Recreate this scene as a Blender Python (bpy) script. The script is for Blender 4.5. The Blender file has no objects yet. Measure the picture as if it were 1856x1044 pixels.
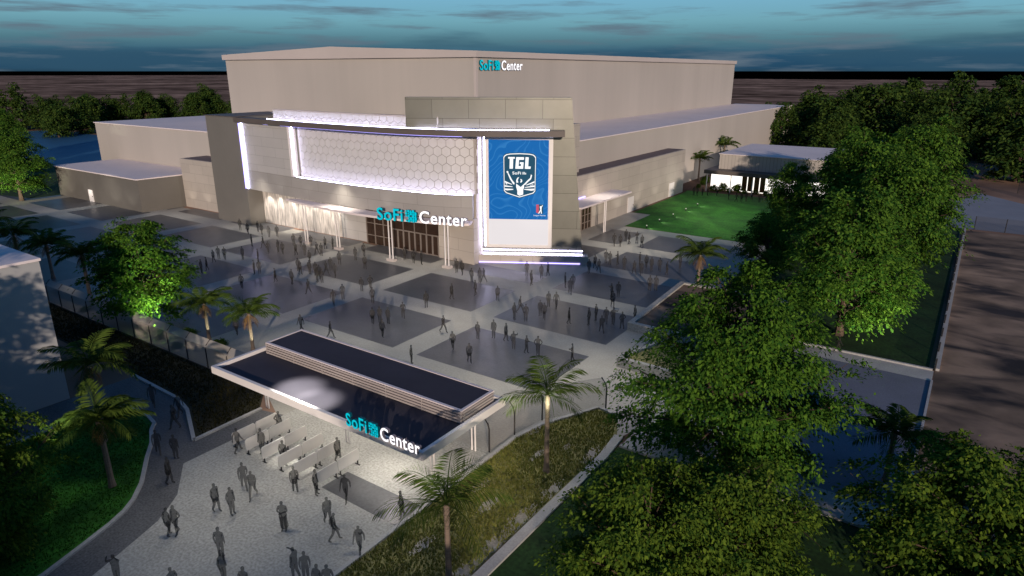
import bpy, math, random
import numpy as np
from mathutils import Vector, Matrix
R = math.radians
sc = bpy.context.scene
COL = sc.collection
# ------------------------------------------------------------------ camera
cam = bpy.data.cameras.new('camera'); co = bpy.data.objects.new('camera', cam); COL.objects.link(co)
co.location = (0, 0, 24); co.rotation_euler = (R(90 - 17.99), 0, R(34.6))
cam.sensor_width = 36; cam.lens = 36 * 1210 / 1856; cam.clip_end = 60000; cam.clip_start = .5
sc.camera = co
# ------------------------------------------------------------------ sky
W = bpy.data.worlds.new('World'); sc.world = W; W.use_nodes = True
nt = W.node_tree; nt.nodes.clear(); N = nt.nodes.new; L = nt.links.new
out = N('ShaderNodeOutputWorld'); bg = N('ShaderNodeBackground'); L(bg.outputs[0], out.inputs[0])
bg.inputs[1].default_value = 1.0
tc = N('ShaderNodeTexCoord'); sep = N('ShaderNodeSeparateXYZ'); L(tc.outputs['Generated'], sep.inputs[0])
ramp = N('ShaderNodeValToRGB'); L(sep.outputs[2], ramp.inputs[0])
cr = ramp.color_ramp; cr.elements[1].position = 1
for p, c in [(0, (.0, .0, .0)), (.0008, (.006, .04, .095)), (.018, (.016, .075, .15)), (.04, (.085, .20, .25)),
             (.065, (.165, .38, .46)), (.095, (.19, .44, .60)), (.16, (.07, .22, .40)), (.3, (.010, .090, .26)), (1, (.003, .065, .22))]:
    e = cr.elements[0] if p == 0 else cr.elements[-1] if p == 1 else cr.elements.new(p)
    e.position = p; e.color = (*c, 1)
# streaky clouds: long thin noise along the horizon
vm = N('ShaderNodeVectorMath'); vm.operation = 'MULTIPLY'; L(tc.outputs['Generated'], vm.inputs[0]); vm.inputs[1].default_value = (5, 5, 62)
n1 = N('ShaderNodeTexNoise'); n1.inputs['Scale'].default_value = 1.15; n1.inputs['Detail'].default_value = 7; n1.inputs['Roughness'].default_value = .58
L(vm.outputs[0], n1.inputs['Vector'])
cr2 = N('ShaderNodeValToRGB'); L(n1.outputs[0], cr2.inputs[0])
cr2.color_ramp.elements[0].position = .50; cr2.color_ramp.elements[0].color = (0, 0, 0, 1)
cr2.color_ramp.elements[1].position = .66; cr2.color_ramp.elements[1].color = (.8, .8, .8, 1)
# heavier bank low over the horizon
vm2 = N('ShaderNodeVectorMath'); vm2.operation = 'MULTIPLY'; L(tc.outputs['Generated'], vm2.inputs[0]); vm2.inputs[1].default_value = (3.4, 3.4, 30)
n2 = N('ShaderNodeTexNoise'); n2.inputs['Scale'].default_value = 1.3; n2.inputs['Detail'].default_value = 6; L(vm2.outputs[0], n2.inputs['Vector'])
mp = N('ShaderNodeMapRange'); L(sep.outputs[2], mp.inputs[0]); mp.inputs[1].default_value = .012; mp.inputs[2].default_value = .062; mp.inputs[3].default_value = .26; mp.inputs[4].default_value = -.24
ad = N('ShaderNodeMath'); ad.operation = 'ADD'; L(n2.outputs[0], ad.inputs[0]); L(mp.outputs[0], ad.inputs[1])
cr3 = N('ShaderNodeValToRGB'); L(ad.outputs[0], cr3.inputs[0])
cr3.color_ramp.elements[0].position = .47; cr3.color_ramp.elements[0].color = (0, 0, 0, 1)
cr3.color_ramp.elements[1].position = .72; cr3.color_ramp.elements[1].color = (.85, .85, .85, 1)
m1 = N('ShaderNodeMixRGB'); L(cr3.outputs[0], m1.inputs[0]); L(ramp.outputs[0], m1.inputs[1]); m1.inputs[2].default_value = (.03, .085, .14, 1)
m2 = N('ShaderNodeMixRGB'); L(cr2.outputs[0], m2.inputs[0]); L(m1.outputs[0], m2.inputs[1]); m2.inputs[2].default_value = (.115, .165, .215, 1)
gt = N('ShaderNodeMath'); gt.operation = 'GREATER_THAN'; L(sep.outputs[2], gt.inputs[0]); gt.inputs[1].default_value = 0
m3 = N('ShaderNodeMixRGB'); L(gt.outputs[0], m3.inputs[0]); m3.inputs[1].default_value = (0, 0, 0, 1); L(m2.outputs[0], m3.inputs[2])
L(m3.outputs[0], bg.inputs[0])
# ------------------------------------------------------------------ low warm sun behind the camera
sd = bpy.data.lights.new('sun', 'SUN'); so = bpy.data.objects.new('sun', sd); COL.objects.link(so)
sd.energy = 3.5; sd.color = (1, .83, .69); sd.angle = R(.8)
SUNV = Vector((.66 * math.cos(R(12)), -.75 * math.cos(R(12)), math.sin(R(12))))
so.rotation_euler = SUNV.to_track_quat('Z', 'Y').to_euler()
sc.view_settings.view_transform = 'Standard'; sc.view_settings.look = 'None'; sc.view_settings.exposure = 0
sc.cycles.use_denoising = True
sc.cycles.max_bounces = 5; sc.cycles.transparent_max_bounces = 24; sc.cycles.sample_clamp_indirect = 4
sc.cycles.caustics_reflective = False; sc.cycles.caustics_refractive = False
# ------------------------------------------------------------------ helpers
OFF = {}
def tag(o, label=None, cat=None, group=None, kind=None):
    if label: o['label'] = label
    if cat: o['category'] = cat
    if group: o['group'] = group
    if kind: o['kind'] = kind
    return o
def thing(name, loc, label, cat, group=None, rz=0):
    o = bpy.data.objects.new(name, None); COL.objects.link(o); o.location = loc; o.rotation_euler = (0, 0, rz)
    o.empty_display_size = .3
    OFF[o.name] = Vector(loc); return tag(o, label, cat, group)
class MB:
    def __init__(s): s.v = []; s.f = []; s.uv = {}
    def face(s, pts, uv=None):
        i = len(s.v); s.v += [tuple(p) for p in pts]; s.f.append(tuple(range(i, i + len(pts))))
        if uv: s.uv[len(s.f) - 1] = uv
        return s
    def box(s, x0, x1, y0, y1, z0, z1): return s.prism([(x0, y0), (x1, y0), (x1, y1), (x0, y1)], z0, z1)
    def prism(s, poly, z0, z1):
        n = len(poly); i = len(s.v)
        a = sum(poly[k][0] * poly[(k + 1) % n][1] - poly[(k + 1) % n][0] * poly[k][1] for k in range(n))
        if a < 0: poly = poly[::-1]
        s.v += [(x, y, z0) for x, y in poly] + [(x, y, z1) for x, y in poly]
        s.f.append(tuple(range(i + n - 1, i - 1, -1))); s.f.append(tuple(range(i + n, i + 2 * n)))
        u = 0
        for k in range(n):
            b = (k + 1) % n; l = math.dist(poly[k], poly[b])
            s.f.append((i + k, i + b, i + n + b, i + n + k)); s.uv[len(s.f) - 1] = [(u, z0), (u + l, z0), (u + l, z1), (u, z1)]; u += l
        return s
    def obox(s, p, q, w, z0, z1, out=0):   # box along the segment p-q in plan, w thick (out: shift to the right of p->q)
        dx, dy = q[0] - p[0], q[1] - p[1]; l = math.hypot(dx, dy); nx, ny = dy / l, -dx / l
        a, b = out - w / 2, out + w / 2
        return s.prism([(p[0] + nx * b, p[1] + ny * b), (q[0] + nx * b, q[1] + ny * b), (q[0] + nx * a, q[1] + ny * a), (p[0] + nx * a, p[1] + ny * a)], z0, z1)
    def tube(s, pts, rad, n=8, cap=True):
        pts = [Vector(p) for p in pts]
        if not hasattr(rad, '__len__'): rad = [rad] * len(pts)
        i0 = len(s.v)
        for k, p in enumerate(pts):
            t = (pts[min(k + 1, len(pts) - 1)] - pts[max(k - 1, 0)]).normalized()
            u = t.orthogonal().normalized() if abs(t.z) < .95 else Vector((1, 0, 0)); u = (u - t * u.dot(t)).normalized(); w = t.cross(u)
            for j in range(n):
                a = 2 * math.pi * j / n; s.v.append(tuple(p + (u * math.cos(a) + w * math.sin(a)) * rad[k]))
        for k in range(len(pts) - 1):
            for j in range(n):
                a, b = i0 + k * n + j, i0 + k * n + (j + 1) % n; s.f.append((a, b, b + n, a + n))
        if cap: s.f.append(tuple(i0 + j for j in reversed(range(n)))); s.f.append(tuple(i0 + (len(pts) - 1) * n + j for j in range(n)))
        return s
    def build(s, name, m, parent=None, smooth=False):
        me = bpy.data.meshes.new(name); off = OFF[parent.name] if parent else Vector((0, 0, 0))
        me.from_pydata([(x - off.x, y - off.y, z - off.z) for x, y, z in s.v], [], s.f)
        if s.uv:
            ul = me.uv_layers.new(name='UVMap')
            for fi, c in s.uv.items():
                p = me.polygons[fi]
                for k, li in enumerate(p.loop_indices): ul.data[li].uv = c[k]
        if smooth: me.polygons.foreach_set('use_smooth', [True] * len(me.polygons))
        me.materials.append(m); me.update()
        o = bpy.data.objects.new(name, me); COL.objects.link(o)
        if parent: o.parent = parent; OFF[o.name] = off
        return o
def struct(name, mb, m, kind='structure'): o = mb.build(name, m); o['kind'] = kind; return o
# ------------------------------------------------------------------ materials
def mat(name, col, rough=.7, var=.12, scale=.6, bump=0, metal=0, spec=.3, stretch=None, fine=None):
    m = bpy.data.materials.new(name); m.use_nodes = True; t = m.node_tree; b = t.nodes['Principled BSDF']
    b.inputs['Roughness'].default_value = rough; b.inputs['Metallic'].default_value = metal; b.inputs['Specular IOR Level'].default_value = spec
    tc = t.nodes.new('ShaderNodeTexCoord'); src = tc.outputs['Object']
    if stretch:
        mpn = t.nodes.new('ShaderNodeMapping'); mpn.inputs['Scale'].default_value = stretch; t.links.new(src, mpn.inputs[0]); src = mpn.outputs[0]
    n = t.nodes.new('ShaderNodeTexNoise'); n.inputs['Scale'].default_value = scale; n.inputs['Detail'].default_value = 8; n.inputs['Roughness'].default_value = .62
    t.links.new(src, n.inputs['Vector'])
    r = t.nodes.new('ShaderNodeValToRGB'); t.links.new(n.outputs[0], r.inputs[0])
    r.color_ramp.elements[0].position = .3; r.color_ramp.elements[1].position = .72
    r.color_ramp.elements[0].color = (*[c * (1 - var) for c in col], 1); r.color_ramp.elements[1].color = (*[min(1, c * (1 + var)) for c in col], 1)
    o = r.outputs[0]
    if fine:
        n2 = t.nodes.new('ShaderNodeTexNoise'); n2.inputs['Scale'].default_value = fine[0]; n2.inputs['Detail'].default_value = 4
        t.links.new(tc.outputs['Object'], n2.inputs['Vector'])
        mr = t.nodes.new('ShaderNodeMapRange'); mr.inputs[1].default_value = .3; mr.inputs[2].default_value = .7; mr.inputs[3].default_value = 1 - fine[1]; mr.inputs[4].default_value = 1 + fine[1]
        t.links.new(n2.outputs[0], mr.inputs[0])
        mx = t.nodes.new('ShaderNodeMixRGB'); mx.blend_type = 'MULTIPLY'; mx.inputs[0].default_value = 1; t.links.new(o, mx.inputs[1]); t.links.new(mr.outputs[0], mx.inputs[2]); o = mx.outputs[0]
    t.links.new(o, b.inputs['Base Color'])
    if bump:
        bp = t.nodes.new('ShaderNodeBump'); bp.inputs['Strength'].default_value = bump; bp.inputs['Distance'].default_value = .05
        t.links.new((n2 if fine else n).outputs[0], bp.inputs['Height']); t.links.new(bp.outputs[0], b.inputs['Normal'])
    return m
def emit(name, col, s):
    m = bpy.data.materials.new(name); m.use_nodes = True; b = m.node_tree.nodes['Principled BSDF']
    b.inputs['Base Color'].default_value = (*[c * .12 for c in col], 1); b.inputs['Specular IOR Level'].default_value = .1; b.inputs['Emission Color'].default_value = (*col, 1); b.inputs['Emission Strength'].default_value = s
    return m
def panelmat(name, col, bw, bh, var=.06, mortar=.03, dark=.55, rough=.55, offset=.37):
    m = mat(name, col, rough, var, .25); t = m.node_tree; b = t.nodes['Principled BSDF']
    uv = t.nodes.new('ShaderNodeUVMap'); uv.uv_map = 'UVMap'
    br = t.nodes.new('ShaderNodeTexBrick'); t.links.new(uv.outputs[0], br.inputs[0])
    br.inputs['Scale'].default_value = 1; br.inputs['Mortar Size'].default_value = mortar; br.inputs['Mortar Smooth'].default_value = .1
    br.inputs['Brick Width'].default_value = bw; br.inputs['Row Height'].default_value = bh; br.offset = offset
    br.inputs['Color1'].default_value = (1 + var, 1 + var, 1 + var, 1); br.inputs['Color2'].default_value = (1 - var, 1 - var, 1 - var, 1); br.inputs['Mortar'].default_value = (dark, dark, dark, 1)
    mx = t.nodes.new('ShaderNodeMixRGB'); mx.blend_type = 'MULTIPLY'; mx.inputs[0].default_value = 1
    old = b.inputs['Base Color'].links[0].from_socket; t.links.new(old, mx.inputs[1]); t.links.new(br.outputs[0], mx.inputs[2]); t.links.new(mx.outputs[0], b.inputs['Base Color'])
    return m
def sheer(name, col, tr):
    m = bpy.data.materials.new(name); m.use_nodes = True; t = m.node_tree; t.nodes.clear()
    o = t.nodes.new('ShaderNodeOutputMaterial'); mx = t.nodes.new('ShaderNodeMixShader'); d = t.nodes.new('ShaderNodeBsdfDiffuse'); p = t.nodes.new('ShaderNodeBsdfTransparent')
    d.inputs[0].default_value = (*col, 1); mx.inputs[0].default_value = 1 - tr
    t.links.new(p.outputs[0], mx.inputs[1]); t.links.new(d.outputs[0], mx.inputs[2]); t.links.new(mx.outputs[0], o.inputs[0]); return m
def leafmat(name, c0, c1, trans=.25):
    m = bpy.data.materials.new(name); m.use_nodes = True; t = m.node_tree; b = t.nodes['Principled BSDF']
    g = t.nodes.new('ShaderNodeNewGeometry'); r = t.nodes.new('ShaderNodeValToRGB'); t.links.new(g.outputs['Random Per Island'], r.inputs[0])
    r.color_ramp.elements[0].color = (*c0, 1); r.color_ramp.elements[1].color = (*c1, 1)
    t.links.new(r.outputs[0], b.inputs['Base Color']); b.inputs['Roughness'].default_value = .7; b.inputs['Specular IOR Level'].default_value = .04
    tr = t.nodes.new('ShaderNodeBsdfTranslucent'); t.links.new(r.outputs[0], tr.inputs[0])
    mx = t.nodes.new('ShaderNodeMixShader'); mx.inputs[0].default_value = trans; o = t.nodes['Material Output']
    t.links.new(b.outputs[0], mx.inputs[1]); t.links.new(tr.outputs[0], mx.inputs[2]); t.links.new(mx.outputs[0], o.inputs[0]); return m
M = {}
M['clad'] = mat('cladding', (.43, .39, .352), .7, .08, .09, stretch=(1, 1, .05), fine=(.05, .04))
M['clad_trim'] = mat('pale_trim', (.50, .44, .41), .6, .04, .1)
M['roofm'] = mat('roof_membrane', (.74, .65, .64), .75, .06, .12)
M['parapet_brown'] = mat('parapet_roof', (.13, .10, .105), .7, .1, .3)
M['stone'] = panelmat('stone_panels', (.42, .375, .33), 4.2, 1.6, .05, .018)
M['stone_pale'] = panelmat('pale_panels', (.42, .40, .385), 5.5, 1.45, .04, .02, .6)
M['stone_band'] = panelmat('band_panels', (.33, .31, .29), 6.2, 1.5, .06, .02, .6)
M['pillar'] = panelmat('metal_panels', (.215, .21, .18), 4.6, 2.3, .10, .025, .4, .36, .29); M['pillar'].node_tree.nodes['Principled BSDF'].inputs['Metallic'].default_value = .65
M['tower'] = mat('tower_grey', (.16, .15, .135), .6, .06, .2)
M['beam'] = mat('bronze_beam', (.115, .095, .085), .5, .08, .3)
M['white'] = mat('white_metal', (.72, .68, .66), .45, .03, .5)
M['hexw'] = mat('hexagon_tile', (.56, .54, .53), .5, .06, .6)
M['hexb'] = mat('hexagon_joint', (.22, .20, .185), .7, .05, .6)
M['glass'] = mat('brown_glass', (.030, .018, .012), .15, .2, 1.2, spec=.5)
_b = M['glass'].node_tree.nodes['Principled BSDF']; _b.inputs['Emission Color'].default_value = (.20, .085, .04, 1); _b.inputs['Emission Strength'].default_value = .03
M['mull'] = mat('door_frame', (.19, .16, .14), .5, .05, .5)
M['led'] = emit('led_strip', (.66, .66, 1.0), 19)
M['led2'] = emit('led_violet', (.42, .36, 1.0), 3.0)
M['cyan'] = emit('cyan_letter', (.0, .50, .62), 1.0)
M['ret_c'] = mat('cyan_return', (.0, .10, .13), .5, .02); M['ret_w'] = mat('white_return', (.16, .15, .18), .5, .02)
M['wlet'] = emit('white_letter', (1, .97, 1), 1.25)
M['scr_w'] = emit('screen_white', (.86, .82, .84), .82)
M['scr_n'] = emit('screen_navy', (.012, .075, .135), .9)
M['scr_r'] = emit('screen_red', (.62, .10, .16), .8)
M['scr_l'] = emit('screen_light', (.95, .97, 1), 1.0)
M['paver'] = mat('light_paving', (.34, .325, .29), .75, .1, .35, fine=(6, .10))
M['paver_d'] = mat('dark_paving', (.085, .085, .09), .36, .16, .5, fine=(5, .14))
M['conc'] = mat('speckled_concrete', (.36, .35, .32), .8, .10, .5, fine=(7, .28))
M['walk'] = mat('walk_paving', (.12, .118, .12), .8, .15, .6, fine=(8, .35))
M['road'] = mat('road_asphalt', (.15, .16, .20), .8, .12, .3, fine=(10, .15))
M['kerb'] = mat('kerb_concrete', (.40, .385, .37), .8, .12, .7, fine=(9, .12))
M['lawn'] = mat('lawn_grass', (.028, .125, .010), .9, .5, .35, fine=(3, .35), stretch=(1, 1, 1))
M['lawn_dark'] = mat('shaded_lawn', (.016, .045, .010), .9, .45, .4, fine=(4, .4))  # darker copy of the lawn colour, with shade put into it
M['verge'] = mat('verge_grass', (.03, .027, .013), .9, .4, .35, fine=(5, .35))
M['bed'] = mat('bed_soil', (.19, .18, .07), .9, .35, .6, fine=(5, .4))
M['sand'] = mat('pale_gravel', (.33, .30, .26), .9, .15, .8, fine=(8, .2))
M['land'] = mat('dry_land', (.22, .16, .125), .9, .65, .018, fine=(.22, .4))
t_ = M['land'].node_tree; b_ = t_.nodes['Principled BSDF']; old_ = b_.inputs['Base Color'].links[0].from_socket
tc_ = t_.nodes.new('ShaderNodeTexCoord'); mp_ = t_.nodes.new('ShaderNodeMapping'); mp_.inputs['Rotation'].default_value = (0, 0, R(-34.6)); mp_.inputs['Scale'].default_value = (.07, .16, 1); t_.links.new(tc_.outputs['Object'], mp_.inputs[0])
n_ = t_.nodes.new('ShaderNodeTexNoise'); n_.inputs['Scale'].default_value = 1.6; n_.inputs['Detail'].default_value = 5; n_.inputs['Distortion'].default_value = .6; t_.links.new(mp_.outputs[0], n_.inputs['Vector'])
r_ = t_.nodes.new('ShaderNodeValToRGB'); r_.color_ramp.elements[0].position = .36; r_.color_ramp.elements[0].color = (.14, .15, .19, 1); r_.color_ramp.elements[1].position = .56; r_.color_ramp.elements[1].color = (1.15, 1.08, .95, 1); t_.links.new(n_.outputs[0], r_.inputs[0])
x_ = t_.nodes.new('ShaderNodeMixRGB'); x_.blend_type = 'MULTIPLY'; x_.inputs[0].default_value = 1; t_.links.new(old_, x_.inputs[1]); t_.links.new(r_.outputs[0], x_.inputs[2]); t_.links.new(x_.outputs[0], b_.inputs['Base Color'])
M['farland'] = mat('far_land', (.24, .155, .115), .95, 1.0, .006, fine=(.04, .6), spec=0)
M['black'] = mat('dark_sea', (.0005, .0005, .0005), 1, 0, .1, spec=0)
M['leaf'] = leafmat('leaf_green', (.022, .078, .012), (.110, .215, .022))
M['leaf_y'] = leafmat('leaf_olive', (.032, .078, .012), (.138, .205, .022))
M['leaf_far'] = leafmat('leaf_far', (.022, .055, .014), (.075, .12, .02))
M['leaf_m'] = leafmat('leaf_grove', (.024, .086, .014), (.122, .225, .026))
M['bark'] = mat('bark', (.085, .055, .04), .9, .35, 3, bump=.4, stretch=(1, 1, .3))
M['frond'] = leafmat('palm_frond', (.035, .065, .012), (.085, .125, .02), .15)
M['dry'] = leafmat('dry_frond', (.16, .085, .03), (.25, .15, .06), .1)
M['ptrunk'] = mat('palm_trunk', (.20, .15, .115), .9, .3, 2, stretch=(.4, .4, 4))
M['person'] = sheer('silhouette_grey', (.050, .046, .042), .55)
M['mesh_l'] = sheer('light_fence_mesh', (.24, .22, .20), .68)
M['mesh_d'] = sheer('dark_fence_mesh', (.07, .07, .075), .72)
M['mesh'] = sheer('fence_mesh', (.40, .37, .33), .36)
M['post'] = mat('fence_post', (.03, .028, .028), .5, .1)
M['roofdark'] = mat('canopy_roof', (.05, .047, .06), .7, .15, .3, spec=.15)
M['slat'] = mat('screen_slats', (.40, .35, .33), .6, .06, .6)
M['barrier'] = mat('barrier_panel', (.70, .66, .61), .6, .06, .6)
M['textured'] = None
def texturedmat():
    m = mat('rippled_panels', (.54, .50, .46), .6, .62, 1.0, stretch=(3.4, 3.4, .45), bump=1.0)
    t = m.node_tree; t.nodes['Bump'].inputs['Distance'].default_value = .12; return m
M['textured'] = texturedmat()
def screenmat():
    m = bpy.data.materials.new('screen_blue'); m.use_nodes = True; t = m.node_tree; b = t.nodes['Principled BSDF']
    uv = t.nodes.new('ShaderNodeTexCoord'); n = t.nodes.new('ShaderNodeTexNoise'); n.inputs['Scale'].default_value = .16; n.inputs['Detail'].default_value = 1.5
    t.links.new(uv.outputs['Object'], n.inputs['Vector'])
    mu = t.nodes.new('ShaderNodeMath'); mu.operation = 'MULTIPLY'; mu.inputs[1].default_value = 26; t.links.new(n.outputs[0], mu.inputs[0])
    fr = t.nodes.new('ShaderNodeMath'); fr.operation = 'FRACT'; t.links.new(mu.outputs[0], fr.inputs[0])
    r = t.nodes.new('ShaderNodeValToRGB'); t.links.new(fr.outputs[0], r.inputs[0]); r.color_ramp.elements[0].color = (.022, .185, .50, 1); r.color_ramp.elements[0].position = .1
    r.color_ramp.elements[1].color = (.002, .125, .42, 1); r.color_ramp.elements[1].position = .3
    b.inputs['Base Color'].default_value = (.005, .02, .05, 1); b.inputs['Specular IOR Level'].default_value = .05; t.links.new(r.outputs[0], b.inputs['Emission Color']); b.inputs['Emission Strength'].default_value = .95; b.inputs['Roughness'].default_value = .4
    return m
M['scr_b'] = screenmat()
# ------------------------------------------------------------------ ground
def sheet(name, poly, z, m, kind='structure'):
    a = sum(poly[k][0] * poly[(k + 1) % len(poly)][1] - poly[(k + 1) % len(poly)][0] * poly[k][1] for k in range(len(poly)))
    if a < 0: poly = poly[::-1]
    return struct(name, MB().face([(x, y, z) for x, y in poly]), m, kind)
sheet('sea', [(-40000, -40000), (40000, -40000), (40000, 40000), (-40000, 40000)], -4, M['black'])  # plain black plane added for the empty band under the horizon
sheet('ground', [(-5400, -1500), (3000, -1500), (3000, 2420), (66, 2330), (-686, 2303), (-3408, 4140), (-4683, 1634), (-5400, 0)], 0, M['farland'])
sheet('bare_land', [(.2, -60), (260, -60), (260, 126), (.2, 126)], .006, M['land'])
sheet('plaza_paving', [(-230, 28.1), (-43, 28.1), (-38.6, 26), (-38.6, 31), (-22.8, 31), (-22.8, 33.5), (-22.2, 36), (-20.1, 40.5), (-18.3, 40.1), (-17, 37.3), (-16.5, 39.1), (-8.6, 39.1), (-8.6, 62.4), (-22, 62.4), (-22, 98), (-45.4, 98), (-45.6, 109), (-52, 109), (-52, 66), (-230, 66)], .004, M['paver'])
sq = MB()
for i in range(-9, 1):
    for j in range(-1, 5):
        x0 = -38.05 + 15.75 * i; x1 = x0 + 12.85; y0 = 40.15 + 11.6 * j; y1 = y0 + 8.4
        if i == 1: continue
        if j == -1 and x1 > -42.5: continue
        if i == 0: pass
        if y0 > 60 and x0 < -54 and y0 > 70: continue
        if j == 2 and x0 < -54: y1 = min(y1, 66.6)
        if j == 2 and -54 < x0 < -50: y1 = 67
        if j >= 3 and x0 < -49: x0 = -46
        if j >= 3 and x1 <= x0: continue
        if x0 < -225: continue
        sq.face([(x0, y0, .008), (x1, y0, .008), (x1, y1, .008), (x0, y1, .008)])
for (y0, y1) in [(51.35, 59.75), (62.95, 71.3), (74.6, 82.9), (86.3, 94.7)]:
    sq.face([(-22.3, y0, .008), (-9.2, y0, .008), (-9.2, y1, .008), (-22.3, y1, .008)] if y1 < 62 else [(-22.3, y0, .008), (-22.05, y0, .008), (-22.05, y1, .008), (-22.3, y1, .008)])
struct('plaza_dark_paving', sq, M['paver_d'])
sheet('forecourt', [(-38.6, 18.75), (-35.74, 16.69), (-34.92, 15.63), (-34.28, 14.71), (-33.37, 12.27), (-32.77, 10.55), (-32.2, 5), (-22.8, 5), (-22.8, 31), (-38.6, 31)], .010, M['conc'])
sheet('forecourt_dark_paving', [(-29.25, 22.05), (-22.95, 21.95), (-22.95, 24.1), (-29.2, 24.1)], .014, M['paver_d'])
sheet('path', [(-54.3, 18.9), (-50.6, 18.9), (-49.4, 20.8), (-46.5, 20.7), (-45.1, 20.4), (-44.4, 19.8), (-42.7, 18.9), (-41.1, 17.75), (-38.6, 16.1), (-37.3, 14.95), (-36.65, 14.1), (-36.15, 13.1), (-35.5, 11.3), (-34.8, 9.2), (-34, 4), (-32.2, 4), (-32.77, 10.55), (-33.37, 12.27), (-34.28, 14.71), (-34.92, 15.63), (-35.74, 16.69), (-38.6, 18.75), (-38.6, 26.5), (-40.7, 26), (-40.6, 20.6), (-45.1, 22.8), (-47.5, 23.4), (-54.3, 23.6)], .006, M['walk'])
sheet('side_path', [(-54.3, 0), (-50.4, 0), (-50.4, 18.9), (-54.3, 18.9)], .005, M['walk'])
sheet('lawn', [(-50.3, 0), (-50.3, 13.9), (-50.6, 18.8), (-49.4, 20.7), (-46.5, 20.6), (-45.1, 20.3), (-44.4, 19.7), (-42.7, 18.8), (-41.1, 17.65), (-38.7, 16.0), (-37.4, 14.85), (-36.75, 14.0), (-36.25, 13.0), (-35.6, 11.2), (-34.9, 9.1), (-34.1, 4), (-34, 0)], .02, M['lawn'])
sheet('verge', [(-120, 23.7), (-53.6, 23.7), (-47.5, 23.5), (-45.1, 22.9), (-40.7, 20.8), (-40.8, 26), (-43, 28), (-120, 28)], .02, M['verge'])
sheet('planting_strip', [(-90, 28.12), (-43.5, 28.12), (-43.5, 31), (-52, 31.8), (-60, 31.6), (-68, 29.5), (-90, 29.2)], .016, M['sand'])
sheet('planting_bed', [(-22.7, 5), (-17.3, 5), (-17.2, 24), (-17.1, 29.7), (-16.9, 34.8), (-17, 37.3), (-18.3, 40.1), (-20.1, 40.5), (-22.2, 36), (-22.7, 33.6)], .018, M['bed'])
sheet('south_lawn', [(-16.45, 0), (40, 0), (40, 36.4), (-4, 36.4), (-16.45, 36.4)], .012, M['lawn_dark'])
sheet('road', [(-8.5, 39.1), (0.2, 39.1), (0.2, 60), (-8.5, 60)], .012, M['road'])
sheet('pavement', [(-16.4, 36.75), (0.1, 36.75), (0.1, 39.1), (-16.4, 39.1)], .016, M['kerb'])
sheet('pavement', [(-8.6, 60), (0.1, 60), (0.1, 62.3), (-8.6, 62.3)], .018, M['kerb'])
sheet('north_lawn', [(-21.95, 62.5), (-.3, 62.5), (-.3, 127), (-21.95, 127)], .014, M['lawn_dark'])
sheet('green_lawn', [(-45.4, 98.1), (-21.95, 98.1), (-21.95, 137), (-49.4, 137), (-49.0, 134.8), (-48.9, 109.2), (-45.6, 109)], .016, M['lawn'])
sheet('far_pavement', [(-3, 127.4), (60, 127.4), (60, 140), (9, 158), (1.5, 168), (-3, 152)], .02, mat('far_paving', (.24, .25, .28), .8, .1, .2))
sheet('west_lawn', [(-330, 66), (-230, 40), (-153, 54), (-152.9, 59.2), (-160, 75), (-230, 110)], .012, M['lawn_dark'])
sheet('pond', [(-330, 85), (-170, 78), (-185, 125), (-330, 130)], .03, mat('pond_water', (.02, .10, .20), .45, .1, .2, spec=.6))  # blue of shaded ground painted into these three sheets, no water there
sheet('pond', [(-32, 236), (-10, 236), (-8, 300), (-36, 300)], .03, bpy.data.materials['pond_water'])
sheet('pond', [(12, 250), (60, 230), (70, 300), (16, 310)], .03, bpy.data.materials['pond_water'])
def strip(name, pts, w, h, m):
    mb = MB()
    for a, b in zip(pts[:-1], pts[1:]): mb.obox(a, b, w, 0, h)
    return struct(name, mb, m)
strip('kerb', [(-50.25, 0), (-50.25, 13.9), (-50.6, 18.83), (-49.4, 20.75), (-46.5, 20.68), (-45.1, 20.38), (-44.4, 19.78), (-42.67, 18.87), (-41.1, 17.72), (-38.62, 16.08), (-37.33, 14.93), (-36.68, 14.1), (-36.17, 13.1), (-35.5, 11.3), (-34.77, 9.2), (-34, 4)], .24, .13, M['kerb'])
strip('kerb', [(-54.3, 23.65), (-47.5, 23.45), (-45.1, 22.85), (-40.65, 20.7), (-40.75, 26.1)], .26, .13, M['kerb'])
strip('kerb', [(-16.85, 5), (-16.75, 24), (-16.75, 29), (-16.7, 34.6), (-17, 37.6)], .62, .14, M['kerb'])
strip('kerb', [(-22.8, 5), (-22.8, 33.6), (-22.25, 35.95), (-20.1, 40.55), (-18.2, 40.15)], .26, .14, M['kerb'])
strip('kerb', [(-16.4, 36.58), (2, 36.58)], .3, .14, M['kerb'])
strip('kerb', [(-22, 62.4), (0, 62.4)], .25, .16, M['kerb'])
strip('kerb', [(.1, 36.8), (.1, 60)], .16, .12, M['kerb'])
strip('kerb', [(.28, 62.5), (.28, 126.8)], .4, .22, M['kerb'])
# sand patches in the bed
random.seed(4); np.random.seed(4)
sp = MB()
for (cx, cy, r) in [(-17.5, 34.6, .8), (-17.55, 29.8, .8), (-17.6, 26.4, 1.0), (-17.6, 23.8, .8), (-17.6, 21.3, .8), (-20.4, 32.5, .5), (-19.3, 34.4, .4), (-21.4, 27.5, .5), (-19.9, 26.4, .6), (-22.2, 35, .5), (-20.7, 21.6, .6)]:
    p = [(cx + r * random.uniform(.6, 1.05) * (.8 if i % 2 else 1) * math.cos(2 * math.pi * i / 44) * .7, cy + r * random.uniform(.6, 1.1) * 1.9 * math.sin(2 * math.pi * i / 44)) for i in range(44)]
    p = [(min(x, -17.22), y) for x, y in p]
    zz = .022 + .003 * (len(sp.f) // 44)
    for k in range(44): sp.face([(min(cx, -17.3), cy, zz), (*p[k], zz), (*p[(k + 1) % 44], zz)])
struct('gravel_patch', sp, M['sand'])
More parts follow.
